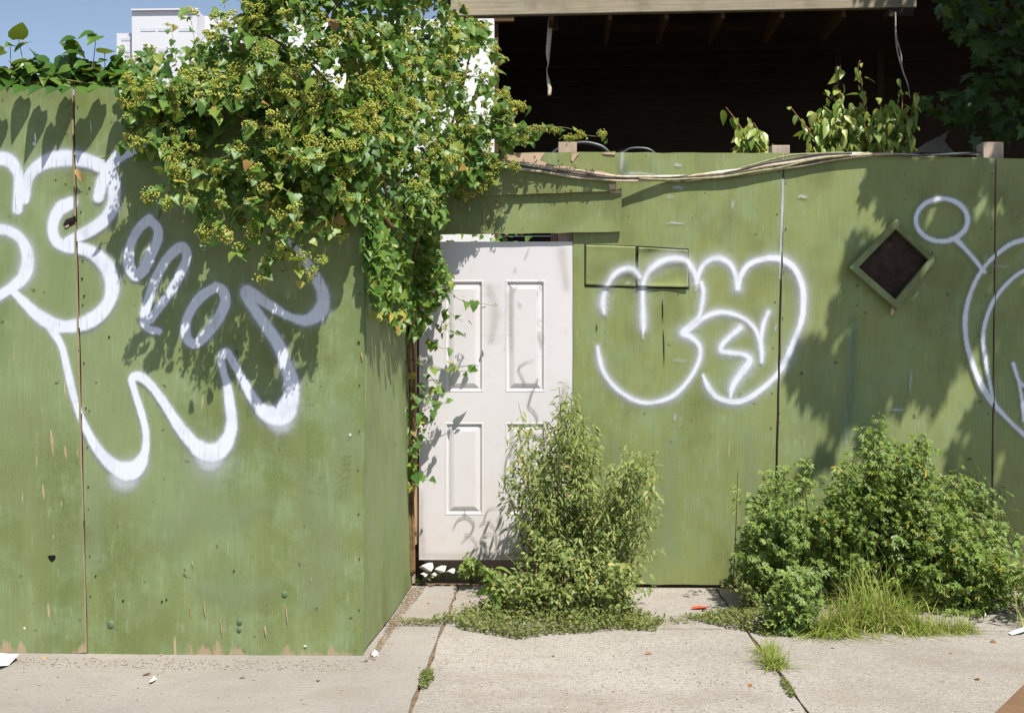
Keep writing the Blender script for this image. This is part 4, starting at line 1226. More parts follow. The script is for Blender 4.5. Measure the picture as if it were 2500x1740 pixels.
# sprays reaching out over the wall on the left
for p in [[(420, 300), (340, 330), (265, 362)], [(440, 330), (380, 345), (310, 352)], [(450, 430), (410, 450), (355, 492)], [(500, 470), (440, 480), (400, 500)], [(520, 520), (500, 560), (490, 590)],
          [(600, 480), (560, 560), (520, 580)], [(640, 500), (620, 570), (590, 610)], [(740, 480), (720, 560), (680, 600)], [(760, 540), (720, 600), (650, 640)], [(800, 500), (770, 600), (700, 660)],
          [(820, 500), (790, 620), (740, 690)], [(680, 540), (660, 620), (640, 690)], [(420, 250), (370, 265), (330, 262)], [(430, 200), (380, 215), (335, 245)], [(560, 380), (470, 410), (400, 420)],
          [(880, 450), (840, 520), (830, 580)], [(660, 380), (560, 420), (500, 470)], [(700, 420), (640, 470), (610, 520)]]:
    y0 = float(yfront(p[0][0], p[0][1])) + 0.02
    spray(p, y0, min(YF - 0.06, y0 - 0.06 + 0.1 * rng.random()), 11, clusters=3)
# shoots standing up against the sky
for p in [[(430, 160), (425, 110), (415, 60)], [(480, 130), (470, 70), (460, 20)], [(520, 120), (530, 60), (540, 10)], [(560, 80), (550, 30), (545, -20)], [(380, 160), (370, 130), (350, 110)], [(330, 190), (325, 160), (300, 110)],
          [(590, 60), (600, 20), (610, -40)], [(450, 140), (500, 90), (520, 60)]]:
    spray(p, YF + 0.05, YF + 0.15, 7, clusters=1)
# sprays to the right over the dark shed
for p in [[(1180, 90), (1205, 120), (1225, 150)], [(1180, 220), (1210, 235), (1240, 225)], [(1200, 260), (1240, 262), (1280, 262)], [(1210, 290), (1280, 310), (1320, 330)], [(1240, 310), (1330, 318), (1370, 330), (1400, 345)], [(1300, 310), (1380, 312), (1430, 330), (1478, 336), (1482, 352)],
          [(1150, 400), (1180, 420), (1200, 450)], [(1080, 440), (1110, 470), (1140, 480)], [(1190, 370), (1230, 400), (1270, 415)], [(1120, 430), (1160, 440), (1180, 470)], [(1200, 320), (1260, 345), (1300, 350)]]:
    spray(p, 5.45, 5.5, 10, clusters=5)
# long shoots in front of the door
for p, n in [([(1020, 640), (1070, 680), (1120, 730), (1170, 740), (1210, 747)], 12), ([(1030, 700), (1070, 740), (1100, 765), (1130, 785)], 8), ([(1020, 750), (1060, 790), (1100, 810), (1132, 815)], 12), ([(1020, 780), (1050, 830), (1080, 850), (1096, 848)], 8),
             ([(1020, 870), (1055, 890), (1100, 905), (1160, 905)], 10), ([(1015, 880), (1060, 930), (1070, 960), (1055, 1020)], 8), ([(1050, 980), (1080, 985), (1105, 975)], 6), ([(1030, 950), (1045, 990), (1060, 1010), (1035, 1050), (1020, 1080)], 8),
             ([(1010, 1150), (1035, 1170), (1060, 1170)], 5), ([(1060, 620), (1080, 640), (1085, 660)], 6), ([(1000, 1060), (1010, 1110), (1005, 1180), (990, 1190)], 8), ([(985, 960), (975, 1040), (990, 1110)], 6)]:
    spray(p, 5.42, 5.50, n, clusters=1 if n > 8 else 0)
for k in range(70):
    a = sample_poly(VM, 1)[0]
    b = a + np.array([rng.uniform(-70, 60), rng.uniform(10, 90)])
    y0 = float(yfront(*a))
    spray([a, (a + b) / 2 + [0, -15], b], y0 - 0.02, y0 - 0.06, 6, clusters=1)
PV = np.vstack(Ppts)
PV = PV[PV[:, 2] > 0.25]
n = len(PV)
N_, T_ = leaf_dirs(n, (0.18, -0.72, 0.72), 0.48, (0.0, -0.40, -0.9), 0.5)
S_ = np.clip(0.0325 * np.exp(0.40 * rng.standard_normal(n)), 0.014, 0.062)
vis = np.where(PV[:, 1] < yfront(640, 300) + 0.12, 0.5, 0) + rng.random(n) * 0.8
ndx = np.where(np.arange(n) >= len(Pm), 0.35, 0)
split_leaves(leaf_lobed(), 'vine_leaf', PV, N_, T_, S_, M['vine_leaf'], vine, 300, vis + ndx)
# flower clusters: flat heads of tiny buds


def umbel(seed):
    r_ = np.random.default_rng(seed)
    V = []; F = []
    octa = np.array([(1, 0, 0), (-1, 0, 0), (0, 1, 0), (0, -1, 0), (0, 0, 1), (0, 0, -1)], float)
    of = [(0, 2, 4), (2, 1, 4), (1, 3, 4), (3, 0, 4), (2, 0, 5), (1, 2, 5), (3, 1, 5), (0, 3, 5)]
    for k in range(30):
        rr = 0.024 * math.sqrt(r_.random()); an = r_.random() * 6.28
        c = np.array([rr * math.cos(an), rr * math.sin(an), 0.010 + 0.010 * r_.random() - rr * rr * 9])
        b = len(V)
        V += list(c + octa * r_.uniform(0.0026, 0.0042))
        F += [tuple(i + b for i in f) for f in of]
        b = len(V)
        V += [np.array([0, 0, -0.02]), np.array([0.001, 0, -0.02]), c]
        F += [(b, b + 1, b + 2)]
    return fast_mesh('flower_cluster', np.array(V), np.array(F), M['berry'])


ums = [umbel(s) for s in range(4)]
front = Pm[rng.permutation(len(Pm))]
fr_ok = front[(front[:, 1] < yfront(U.__defaults__ and 0 or 640, 300) + 9)]
extra = []
bare = rng.random(170) < 0.4
for q in rng.permutation(len(pp))[:2600]:
    x, y = pp[q]
    if y < -20: continue
    if bare[cid[q]] and rng.random() < 0.85: continue
    if abs(yy[q] - float(yfront(x, y))) < 0.16: extra.append(Pm[q] + np.array([0, -0.03, 0.025]))
    if len(extra) > 400: break
CLs = np.array(CL + extra)
ncl = len(CLs)
Nc = norm(np.array([0.1, -0.55, 0.8]) + 0.35 * rng.standard_normal((ncl, 3)))
Tc = norm(rng.standard_normal((ncl, 3)))
Sc = rng.uniform(0.9, 1.6, ncl)
for k in range(4):
    s = np.arange(k, min(ncl, 300), 4)
    leaf_objects('flower_cluster', ums[k], CLs[s], Nc[s], Tc[s], Sc[s], vine)
if ncl > 300:
    uv = np.array([v.co for v in ums[0].vertices]); uf = np.array([p.vertices[:] for p in ums[0].polygons])
    s = np.arange(300, ncl)
    scatter('flower_heads', (uv, uf), CLs[s], Nc[s], Tc[s], Sc[s], M['berry'], vine)
mb = MB()
for w, r in Vst: mb.tube(w, np.linspace(r, r * 0.5, len(w)), 4)
o = mb.build('twigs', M['green_stem'], vine); o['kind'] = 'stuff'
for pts in ([(1006, 1405), (1000, 1200), (1005, 1000), (995, 850), (985, 700), (960, 560), (930, 420), (880, 300)], [(1010, 1400), (1008, 1250), (1003, 1080), (1012, 900), (1000, 780), (1010, 640), (1040, 520), (1080, 420), (1180, 340)],
            [(960, 560), (860, 430), (700, 330), (520, 260), (380, 230)], [(930, 430), (900, 250), (850, 100), (800, -60)], [(880, 300), (760, 160), (640, 80)], [(1060, 430), (1120, 250), (1150, 120)]):
    c = spline(pts, 15)
    yv = np.where(c[:, 1] > 620, 5.53, np.minimum(5.53, yfront(c[:, 0], c[:, 1]) + 0.14))
    k = np.ones(15) / 15
    yv = np.convolve(np.pad(yv, 7, mode='edge'), k, 'valid')
    w = U(c[:, 0], c[:, 1], yv)
    w[:, 2] = np.maximum(w[:, 2], -0.01)
    MB().tube(w, np.linspace(0.011, 0.005, len(w)), 6).build('stem', M['vine_stem'], vine, True)

# ---------------------------------------------------------------- creeper on the left fence top
cr = thing('leafy_creeper', U(90, 205, YF + 0.1), 'large-leaved creeper running along the top edge of the left fence', 'creeper')
CPn = []
band = sample_poly([(-260, 150), (40, 165), (90, 150), (150, 175), (200, 140), (250, 170), (330, 150), (340, 210), (-260, 210)], 420)
P_ = U(band[:, 0], band[:, 1], YF + 0.05 + 0.25 * rng.random(420))
sp = []
for (x, y) in [(45, 95), (30, 110), (70, 105), (10, 125), (160, 105), (185, 95), (228, 80), (240, 88), (175, 115), (205, 130), (85, 130), (80, 150), (250, 130), (265, 148), (155, 140), (170, 145), (120, 150), (215, 150), (290, 135), (300, 150), (35, 160), (-60, 100), (-120, 120), (-180, 95)]:
    sp.append(U(x, y, YF + 0.12))
P_ = np.vstack([P_, np.array(sp)])
hang = U(np.array([-80., 8, 105, 138, 212, 300, 335, 60, 170, 250, 320]), np.array([214., 212, 214, 216, 214, 214, 216, 212, 212, 213, 225]), np.array([YF - .06, YF - .07, YF - .05, YF - .075, YF - .06, YF - .07, YF - .05, YF - .03, YF - .03, YF - .035, YF - .06]))
P_ = np.vstack([P_, hang])
n = len(P_)
N_, T_ = leaf_dirs(n, (0.1, -0.35, 0.95), 0.33, (0.1, -0.6, -0.35), 0.75)
S_ = np.clip(rng.normal(0.082, 0.018, n), 0.045, 0.115)
S_[-11:] = rng.uniform(0.075, 0.10, 11)
N_[-11:] = norm(np.array([0.1, -0.25, 1.0]) + 0.12 * rng.standard_normal((11, 3))); T_[-11:] = norm(np.array([0.0, -1, -0.25]) + 0.2 * rng.standard_normal((11, 3)))
split_leaves(leaf_ovate() if False else leaf_heart(), 'creeper_leaf', P_, N_, T_, S_, M['creeper'], cr, 150, rng.random(n))
mb = MB()
for (x0, x1, y1) in [(60, 45, 95), (160, 170, 105), (215, 235, 82), (200, 205, 125), (85, 85, 125), (20, 25, 110), (290, 295, 130), (250, 255, 130)]:
    mb.tube([U(x0, 205, YF + 0.1), U((x0 + x1) / 2 + 4, (205 + y1) / 2, YF + 0.11), U(x1, y1, YF + 0.12)], [0.0028, 0.002, 0.0014], 5)
mb.tube([U(x, 200 + 5 * math.sin(x / 30), YF + 0.05) for x in range(-250, 341, 20)], 0.004, 5)
o = mb.build('stems', M['green_stem'], cr)

# ---------------------------------------------------------------- saplings behind the back fence


def sapling(label, shoots, Y0, mat, size, droop=1.0, bush=None):
    base = U(shoots[0][0][0], 372, Y0); base[2] = 0
    t = thing('sapling', base, label, 'sapling', 'saplings behind the back fence')
    Pa = []
    for sh in shoots:
        c = spline(sh, 8)
        yv = Y0 + np.linspace(0, rng.uniform(-0.2, 0.2), len(c))
        w = U(c[:, 0], c[:, 1], yv)
        w0 = w[0].copy(); w0[2] = 0; w0[0] += rng.uniform(-.1, .1)
        MB().tube(np.vstack([w0, (w0 + w[0]) / 2, w]), np.linspace(0.009, 0.0025, len(w) + 2), 5).build('stem', M['red_stem'], t, True)
        nl = max(5, int(len(c) * 0.85))
        i = np.linspace(0, len(w) - 1, nl).astype(int)
        sd = np.where(np.arange(nl) % 2 == 0, 1, -1)
        Pa.append(w[i] + np.stack([sd * 0.022 * rng.random(nl), rng.normal(0, .02, nl), rng.normal(0, .01, nl)], 1))
    if bush is not None:
        q = sample_poly(bush[0], bush[1]); Pa.append(U(q[:, 0], q[:, 1], Y0 - 0.15 + 0.35 * rng.random(len(q))))
    P_ = np.vstack(Pa); n = len(P_)
    N_, T_ = leaf_dirs(n, (0.2, -0.9, 0.55), 0.55, (0, -0.15, -1.0 * droop), 0.38)
    S_ = np.clip(rng.normal(size, size * 0.22, n), size * .4, size * 1.6)
    split_leaves(leaf_ovate(), 'sapling_leaf', P_, N_, T_, S_, mat, t, min(n, 220), rng.random(n))


sapling('small sunlit sapling with drooping leaves just left of the middle fence post', [[(1838, 372), (1820, 330), (1790, 285), (1772, 262)], [(1850, 372), (1855, 330), (1840, 300)], [(1830, 372), (1845, 345), (1860, 325)], [(1880, 374), (1890, 360), (1885, 352)]], 6.0, M['sap_leaf'], 0.085,
        bush=([(1795, 310), (1830, 300), (1862, 320), (1860, 372), (1800, 372)], 70))
sapling('larger bright sapling with many shoots rising behind the back fence', [[(2115, 372), (2110, 300), (2105, 220), (2095, 165), (2100, 148)], [(2080, 372), (2060, 300), (2040, 250), (2010, 228)], [(2020, 372), (1990, 335), (1960, 300), (1930, 262)], [(2160, 372), (2195, 310), (2203, 250), (2197, 195)], [(2060, 372), (2050, 290), (2045, 200), (2052, 160)], [(2130, 372), (2150, 300), (2150, 240)], [(2040, 355), (1995, 345), (1965, 320)], [(2180, 372), (2215, 330), (2225, 290)], [(2070, 372), (2020, 320), (1985, 280)], [(2200, 372), (2220, 330), (2230, 250), (2245, 225)]], 6.15, M['sap_leaf'], 0.072,
        bush=([(1965, 330), (1990, 260), (2050, 240), (2130, 270), (2180, 240), (2220, 300), (2225, 372), (1975, 372)], 430))

# ---------------------------------------------------------------- tree at right: trunk behind the fence, crown reaching over the pavement
tree = thing('shade_tree', (4.15, 6.35, 0), 'dark leafy tree overhanging from the upper right corner', 'tree')
def limb(pts, r0, r1):
    c = spline([(p[0], p[1], p[2]) for p in pts], 0.12)
    MB().tube(c, np.linspace(r0, r1, len(c)), 8).build('limb', M['bark'], tree, True)
M['bark'] = mat_wood('bark', (0.10, 0.07, 0.05), (0.19, 0.14, 0.10), (20, 20, 4), 0.9, 0.8)
c = spline([(4.15, 6.35, -0.02), (4.12, 6.33, 1.2), (4.2, 6.3, 2.4), (4.1, 6.2, 3.4), (4.0, 5.9, 4.4)], 0.1)
MB().tube(c, np.linspace(0.15, 0.09, len(c)), 10).build('trunk', M['bark'], tree, True)
limb([(4.1, 6.2, 3.4), (3.6, 5.6, 4.0), (3.2, 5.0, 4.4), (2.8, 4.5, 4.6)], 0.06, 0.015)
limb([(4.0, 5.9, 4.4), (3.8, 5.2, 5.0), (3.5, 4.5, 5.2)], 0.06, 0.012)
limb([(4.2, 6.3, 2.6), (3.7, 6.4, 3.0), (3.2, 6.5, 3.2)], 0.035, 0.006)
limb([(4.0, 5.9, 4.4), (4.6, 6.2, 5.4), (5.0, 6.6, 6.0)], 0.07, 0.015)
SHP = [(2122, 372), (2085, 470), (2062, 560), (2060, 660), (2035, 680), (2015, 740), (1998, 830), (1950, 850), (1912, 930), (1905, 1010), (1930, 1040), (1960, 1000), (1935, 1100), (1985, 1175), (2060, 1160), (2110, 1200), (2180, 1160), (2290, 1080), (2310, 1000), (2330, 960), (2300, 930), (2360, 850), (2410, 800), (2440, 850), (2395, 960), (2330, 1080), (2300, 1180), (2330, 1290), (2620, 1300), (2620, 372)]
tcl = sample_poly(SHP, 130)
q = tcl[rng.integers(0, 130, 1500)] + rng.standard_normal((1500, 2)) * 24
q = q[in_poly(q, SHP)]
wp = U(q[:, 0], q[:, 1], np.full(len(q), YB))
tmin = 1.40 - 0.406 * wp[:, 2]
tv = tmin + 0.12 + 1.0 * rng.random(len(q)) ** 1.3
Pc = wp + tv[:, None] * SUN
# crown proper, kept where it does not shade the sunny part of the wall
E = rng.standard_normal((7000, 3)); E = norm(E) * (rng.random((7000, 1)) ** 0.4)
Pe = np.array([4.5, 5.6, 5.2]) + E * np.array([2.1, 1.9, 1.6])
tl_ = YB - Pe[:, 1]
land = Pe - tl_[:, None] * SUN
poly_w = np.array([U(x, y, YB)[[0, 2]] for x, y in SHP])
okc = (tl_ <= 0) | (land[:, 2] > 2.50) | (land[:, 0] > 2.85)
rel = Pe - CAM; dep = rel @ FW; sx_ = (rel @ RT) / dep * FPX + CX; sy_ = HY - rel[:, 2] / dep * FPX
inframe = (sx_ > -50) & (sx_ < 2520) & (sy_ > -30) & (sy_ < 1740)
okc &= ~inframe | (Pe[:, 1] > 5.9) & (sx_ > 2330)
Pe = Pe[okc]
vis_poly = [(2290, -80), (2305, 60), (2390, 110), (2370, 190), (2290, 235), (2240, 225), (2245, 262), (2330, 300), (2380, 350), (2440, 350), (2640, 350), (2640, -80)]
q = sample_poly(vis_poly, 700)
Pv = U(q[:, 0], q[:, 1], 6.0 + 1.1 * rng.random(len(q)))
q = sample_poly(vis_poly, 2600)
Ps = U(q[:, 0], q[:, 1], 6.0 + 1.1 * rng.random(len(q))) + (0.45 + 0.9 * rng.random(len(q)))[:, None] * SUN
rel = Ps - CAM; dep = rel @ FW
Ps = Ps[(HY - rel[:, 2] / dep * FPX < -40)]
Pe = np.vstack([Pe, Ps])
scatter('crown', leaf_maple(), np.vstack([Pc, Pe]), *leaf_dirs(len(Pc) + len(Pe), (0.3, -0.35, 0.85), 0.5, (0, -.3, -1), .6), np.clip(rng.normal(0.085, 0.018, len(Pc) + len(Pe)), .04, .13), M['tree_leaf'], tree, var=0.1)
N_, T_ = leaf_dirs(len(Pv), (0.2, -0.75, 0.7), 0.5, (-0.2, -.2, -1), .5)
split_leaves(leaf_maple(), 'tree_leaf', Pv, N_, T_, np.clip(rng.normal(0.085, 0.02, len(Pv)), .04, .13), M['tree_leaf'], tree, 260, rng.random(len(Pv)))

# ---------------------------------------------------------------- weeds along the foot of the back fence


def weed(name, label, base_px, poly, Y0, Y1, ntw, nl, size, tm, mat, group, cat='weed', droop=0.6, base_w=0.10, seg=0.24, stemmat=None, top_bias=0.0):
    """stems fan out from the root to points in the outline; leaves along each"""
    b = G(*base_px)
    t = thing(name, b, label, cat, group)
    stalks = max(5, ntw // 13) if name == 'tall_weed' else 0
    if stalks: ntw = int(ntw * 0.5)
    ncl_ = max(6, ntw // 6)
    cc = sample_poly(poly, ncl_)
    ends = cc[rng.integers(0, ncl_, ntw)] + rng.standard_normal((ntw, 2)) * np.array([22, 26]) * (ntw > 60)
    cen = np.array(poly, float).mean(0)
    sh = rng.random(ntw) < 0.16
    ends[sh] = cen + (ends[sh] - cen) * (1.0 + 0.10 * rng.random((sh.sum(), 1))) + np.array([0, -18])
    yv = Y0 + (Y1 - Y0) * rng.random(ntw)
    E_ = U(ends[:, 0], ends[:, 1], yv)
    E_[:, 2] = np.maximum(E_[:, 2], 0.03)
    mbs = MB(); Pa = []; Ta = []
    for i in range(ntw):
        e = E_[i]
        root = np.array([b[0] + rng.normal(0, base_w), b[1] + rng.normal(0, base_w * 0.4), 0.0])
        h = e[2]
        mid = root * 0.45 + e * 0.55; mid[2] = h * 0.62; mid[0] = root[0] + (e[0] - root[0]) * 0.42
        u = np.linspace(0, 1, 9)[:, None]
        w = (1 - u) ** 2 * root + 2 * u * (1 - u) * mid + u ** 2 * e
        if i % 5 == 0 or sh[i]: mbs.tube(w, np.linspace(0.0035, 0.0012, 9), 4)
        ln = max(0.05, np.linalg.norm(np.diff(w, axis=0), axis=1).sum())
        a = max(0.0, 1 - seg / ln)
        nq = nl
        if sh[i]: nq = max(4, int(nl * 0.4)); a = max(0.0, 1 - seg * 1.7 / ln)
        uu = a + (1 - a) * rng.random(nq) ** 0.8
        uu = uu[:, None]
        pw = (1 - uu) ** 2 * root + 2 * uu * (1 - uu) * mid + uu ** 2 * e
        an = rng.random(nq) * 6.283
        rad = 0.012 + 0.03 * rng.random(nq)
        off = np.stack([np.cos(an), np.sin(an), np.zeros(nq)], 1)
        Pa.append(pw + off * rad[:, None] * 0.5); Ta.append(off + np.array([0, -0.1, -droop]))
    tips = sample_poly(poly, stalks * 2 + 2)
    for k in range(stalks):
        tp = tips[2 * k] if tips[2 * k][1] < tips[2 * k + 1][1] else tips[2 * k + 1]
        tp = cen + (tp - cen) * (1.0 + 0.10 * rng.random()) + np.array([0, -12 * rng.random()])
        e = U(tp[0], tp[1], Y0 + (Y1 - Y0) * rng.random())
        root = np.array([b[0] + 0.55 * (e[0] - b[0]) + rng.normal(0, base_w * 0.6), b[1] + rng.normal(0, base_w * 0.4), 0.0])
        mid = (root + e) / 2 + np.array([rng.normal(0, 0.05), rng.normal(0, 0.03), 0.10 * e[2]])
        u = np.linspace(0, 1, 9)[:, None]
        mbs.tube((1 - u) ** 2 * root + 2 * u * (1 - u) * mid + u ** 2 * e, np.linspace(0.005, 0.0014, 9), 5)
        nn_ = int(nl * 6.0 * min(1.2, e[2] + 0.3))
        uu = (0.22 + 0.78 * rng.random(nn_))[:, None]
        pw = (1 - uu) ** 2 * root + 2 * uu * (1 - uu) * mid + uu ** 2 * e
        an = rng.random(nn_) * 6.283
        rad = (0.018 + 0.085 * np.sqrt(1.02 - uu[:, 0])) * rng.random(nn_) ** 0.7
        off = np.stack([np.cos(an), np.sin(an), np.full(nn_, 0.25)], 1)
        Pa.append(pw + off * rad[:, None]); Ta.append(off + np.array([0, -0.1, -droop]))
    P_ = np.vstack(Pa); Tq = norm(np.vstack(Ta) + 0.25 * rng.standard_normal((len(P_), 3)))
    ok_ = (P_[:, 2] > 0.005) & (P_[:, 1] < YB - 0.03)
    P_ = P_[ok_]; Tq = Tq[ok_]
    N_ = norm(np.array([0.25, -0.6, 0.85]) + 0.5 * rng.standard_normal((len(P_), 3)))
    S_ = np.clip(rng.normal(size, size * .3, len(P_)), size * .35, size * 1.9)
    scatter('foliage', tm, P_, N_, Tq, S_, mat, t, var=0.15)
    mbs.build('stems', stemmat or M['green_stem'], t)
    return t


GRP = 'weeds along the foot of the fence'
weed('tall_weed', 'tall dull-green bushy weed growing in front of the white door', (1420, 1470), [(1395, 955), (1430, 985), (1470, 1060), (1560, 1110), (1600, 1130), (1595, 1200), (1610, 1300), (1585, 1370), (1520, 1400), (1340, 1400), (1260, 1350), (1285, 1270), (1240, 1250), (1260, 1190), (1215, 1170), (1260, 1080), (1310, 1000), (1370, 960)], 4.95, 5.45, 560, 21, 0.034, leaf_lance(), M['weed_a'], GRP, droop=1.3, seg=0.30)
weed('leafy_weed', 'low fresh-green leafy weed at the foot of the tall weed', (1400, 1500), [(1190, 1440), (1230, 1370), (1330, 1330), (1450, 1310), (1580, 1360), (1540, 1500), (1440, 1525), (1300, 1490), (1260, 1470)], 4.75, 5.1, 230, 16, 0.027, leaf_ovate(), M['weed_a'], GRP, droop=0.5, seg=0.2, base_w=0.16)
weed('leafy_weed', 'small broad-leaved sprig leaning left of the tall weed', (1235, 1470), [(1160, 1450), (1180, 1400), (1230, 1390), (1260, 1430), (1255, 1470), (1180, 1480)], 4.85, 5.0, 16, 7, 0.050, leaf_ovate(), M['weed_b'], GRP, droop=0.6, seg=0.2, base_w=0.05)
weed('leafy_weed', 'small upright weed sprouting under the middle of the white door', (1165, 1408), [(1150, 1340), (1175, 1335), (1200, 1395), (1130, 1400), (1060, 1398), (1020, 1385), (1080, 1378)], 5.45, 5.6, 45, 9, 0.03, leaf_cut(), M['weed_c'], GRP, droop=0.4, seg=0.15, base_w=0.10)
weed('tall_weed', 'tall pointed weed clump reaching highest under the diamond opening', (2150, 1470), [(2175, 1010), (2230, 1040), (2290, 1130), (2370, 1210), (2400, 1300), (2380, 1430), (1980, 1430), (1930, 1330), (1990, 1240), (2060, 1140), (2120, 1070)], 5.0, 5.5, 520, 20, 0.032, leaf_cut(), M['weed_b'], GRP, droop=0.7, seg=0.28, base_w=0.2)
weed('tall_weed', 'few wispy stems poking up above the clump under the diamond opening', (2170, 1465), [(2180, 955), (2225, 985), (2275, 1060), (2240, 1120), (2120, 1120), (2090, 1060), (2150, 1010)], 5.1, 5.4, 22, 13, 0.030, leaf_cut(), M['weed_c'], GRP, droop=0.6, seg=0.5)
weed('tall_weed', 'feathery weed at the left end of the right-hand clump, leaning over a seam', (1900, 1440), [(1808, 1190), (1850, 1210), (1880, 1170), (1960, 1125), (1950, 1180), (1930, 1250), (1980, 1270), (1990, 1400), (1900, 1440), (1840, 1400), (1810, 1330), (1850, 1290), (1840, 1240)], 4.95, 5.4, 250, 20, 0.032, leaf_cut(), M['weed_c'], GRP, droop=0.7, seg=0.28, base_w=0.12)
weed('leafy_weed', 'dark glossy leafy weed at the right end of the clump', (2330, 1475), [(2220, 1350), (2300, 1290), (2350, 1250), (2400, 1270), (2440, 1285), (2480, 1300), (2520, 1320), (2500, 1390), (2440, 1450), (2380, 1470), (2280, 1490), (2210, 1440)], 4.95, 5.45, 260, 19, 0.036, leaf_cut(), M['weed_b'], GRP, droop=0.6, seg=0.25, base_w=0.22)
weed('tall_weed', 'thin weed sprays catching light beside the right-hand fence seam', (2440, 1440), [(2320, 1140), (2360, 1120), (2400, 1150), (2440, 1190), (2480, 1270), (2500, 1330), (2420, 1330), (2370, 1240)], 5.3, 5.55, 70, 12, 0.028, leaf_cut(), M['weed_c'], GRP, droop=0.6, seg=0.3)
weed('leafy_weed', 'bright upright weed in front of the left end of the right-hand clump', (1940, 1545), [(1900, 1400), (1950, 1370), (2000, 1400), (2000, 1480), (1960, 1540), (1920, 1540), (1895, 1480)], 4.6, 4.8, 110, 14, 0.034, leaf_cut(), M['weed_c'], GRP, droop=0.3, seg=0.25, base_w=0.05)
weed('straggly_weed', 'thin straggly weed in the open pavement between the two clumps', (1842, 1490), [(1740, 1430), (1780, 1400), (1830, 1390), (1880, 1400), (1870, 1460), (1800, 1440)], 4.95, 5.2, 40, 10, 0.018, leaf_small(), M['mat'], GRP, droop=0.2, seg=0.2, base_w=0.03)
weed('straggly_weed', 'weed with pale leaves entering at the right edge', (2560, 1480), [(2470, 1330), (2490, 1290), (2540, 1300), (2580, 1400), (2500, 1440), (2470, 1390)], 4.7, 4.95, 26, 7, 0.06, leaf_lance(), M['weed_c'], GRP, droop=0.3, seg=0.35, base_w=0.05)

# ---------------------------------------------------------------- low mat-forming ground cover


def ground_mat(label, poly, n, h, size, mat, tm=None, group='ground cover on the pavement'):
    q = sample_poly(poly, n)
    P_ = np.array([G(x, y) for x, y in q])
    cx_ = np.array(poly).mean(0)
    d = np.clip(1 - np.abs(q - cx_) / (np.ptp(np.array(poly), axis=0) / 2), 0, 1).min(1)
    P_[:, 2] = rng.random(n) ** 1.4 * h * (0.25 + 0.75 * d) + 0.003
    N_, T_ = leaf_dirs(n, (0.1, -0.3, 1), 0.6, (0, -0.2, 0.25), 1.0)
    o = scatter('ground_cover', tm or leaf_small(), P_, N_, T_, np.clip(rng.normal(size, size * .3, n), size * .4, size * 2), mat, None)
    tag(o, label, 'ground cover', None, 'stuff')


ground_mat('low mat of fine olive weeds spreading before the tall weed', [(1050, 1515), (1120, 1500), (1200, 1478), (1300, 1470), (1400, 1490), (1520, 1480), (1560, 1500), (1620, 1520), (1600, 1540), (1520, 1535), (1440, 1545), (1340, 1550), (1270, 1562), (1190, 1550), (1130, 1540), (1110, 1525)], 7000, 0.10, 0.016, M['mat'])
ground_mat('low dark mat of fine weeds left of the grass clump', [(1670, 1505), (1760, 1495), (1840, 1490), (1930, 1500), (1960, 1530), (1950, 1552), (1880, 1555), (1800, 1535), (1720, 1520)], 3000, 0.06, 0.015, M['mat'])
ground_mat('tiny weed tuft growing in the left pavement joint', [(1028, 1645), (1055, 1640), (1058, 1660), (1040, 1682), (1024, 1678)], 420, 0.045, 0.012, M['mat'])
ground_mat('strip of weeds in the pavement joint below the grass tuft', [(1905, 1660), (1915, 1658), (1940, 1695), (1935, 1702), (1920, 1690)], 300, 0.025, 0.010, M['mat'])
ground_mat('ragged line of weeds along the transverse pavement joint at left', [(960, 1516), (1070, 1512), (1080, 1524), (1000, 1526)], 260, 0.02, 0.010, M['mat'])
ground_mat('scattered weed scraps along the cross joint beside the red wrapper', [(1590, 1512), (1690, 1500), (1700, 1522), (1600, 1526)], 160, 0.02, 0.012, M['mat'])
ground_mat('small weeds along the wall foot beside the rubble', [(1005, 1415), (1030, 1395), (1130, 1400), (1210, 1405), (1200, 1420), (1080, 1415), (1020, 1428)], 700, 0.06, 0.018, M['weed_c'])
ground_mat('low weed scraps at the foot of the right-hand clump', [(2280, 1490), (2320, 1478), (2390, 1462), (2470, 1465), (2490, 1475), (2400, 1482), (2330, 1500)], 700, 0.04, 0.016, M['weed_c'])

# ---------------------------------------------------------------- grass


def grass(label, spots, n, ln, wid, spread, kname='grass_clump', mat='grass'):
    V = []; F = []
    for i in range(n):
        s = spots[rng.integers(len(spots))]
        p = G(s[0] + rng.normal(0, s[2]), s[1] + rng.normal(0, s[3])); p[2] = 0
        an = rng.random() * 6.283; tilt = 0.12 + abs(rng.normal(0, spread)) * 0.75; L = ln * rng.uniform(0.45, 1.15) * s[4]
        d = np.array([math.cos(an), math.sin(an) * 0.8, 0]); sd = np.array([-d[1], d[0], 0])
        w = wid * rng.uniform(0.6, 1.3)
        b = len(V)
        K = 5
        for k in range(K):
            t = k / (K - 1)
            a = tilt * (0.5 + 1.25 * t)
            pos = p + d * L * t * math.sin(min(a, 1.5)) + UP * L * (t * math.cos(min(a, 1.5)) - 0.30 * t * t * min(tilt, 1))
            pos[2] = max(pos[2], 0.004)
            ww_ = w * (1 - t) ** 0.7
            V += [pos - sd * ww_, pos + sd * ww_]
        for k in range(K - 1):
            F.append((b + 2 * k, b + 2 * k + 1, b + 2 * k + 3, b + 2 * k + 2))
    me = fast_mesh(kname, np.array(V), np.array(F), M[mat])
    return tag(link(kname, me), label, 'grass', None, 'stuff')


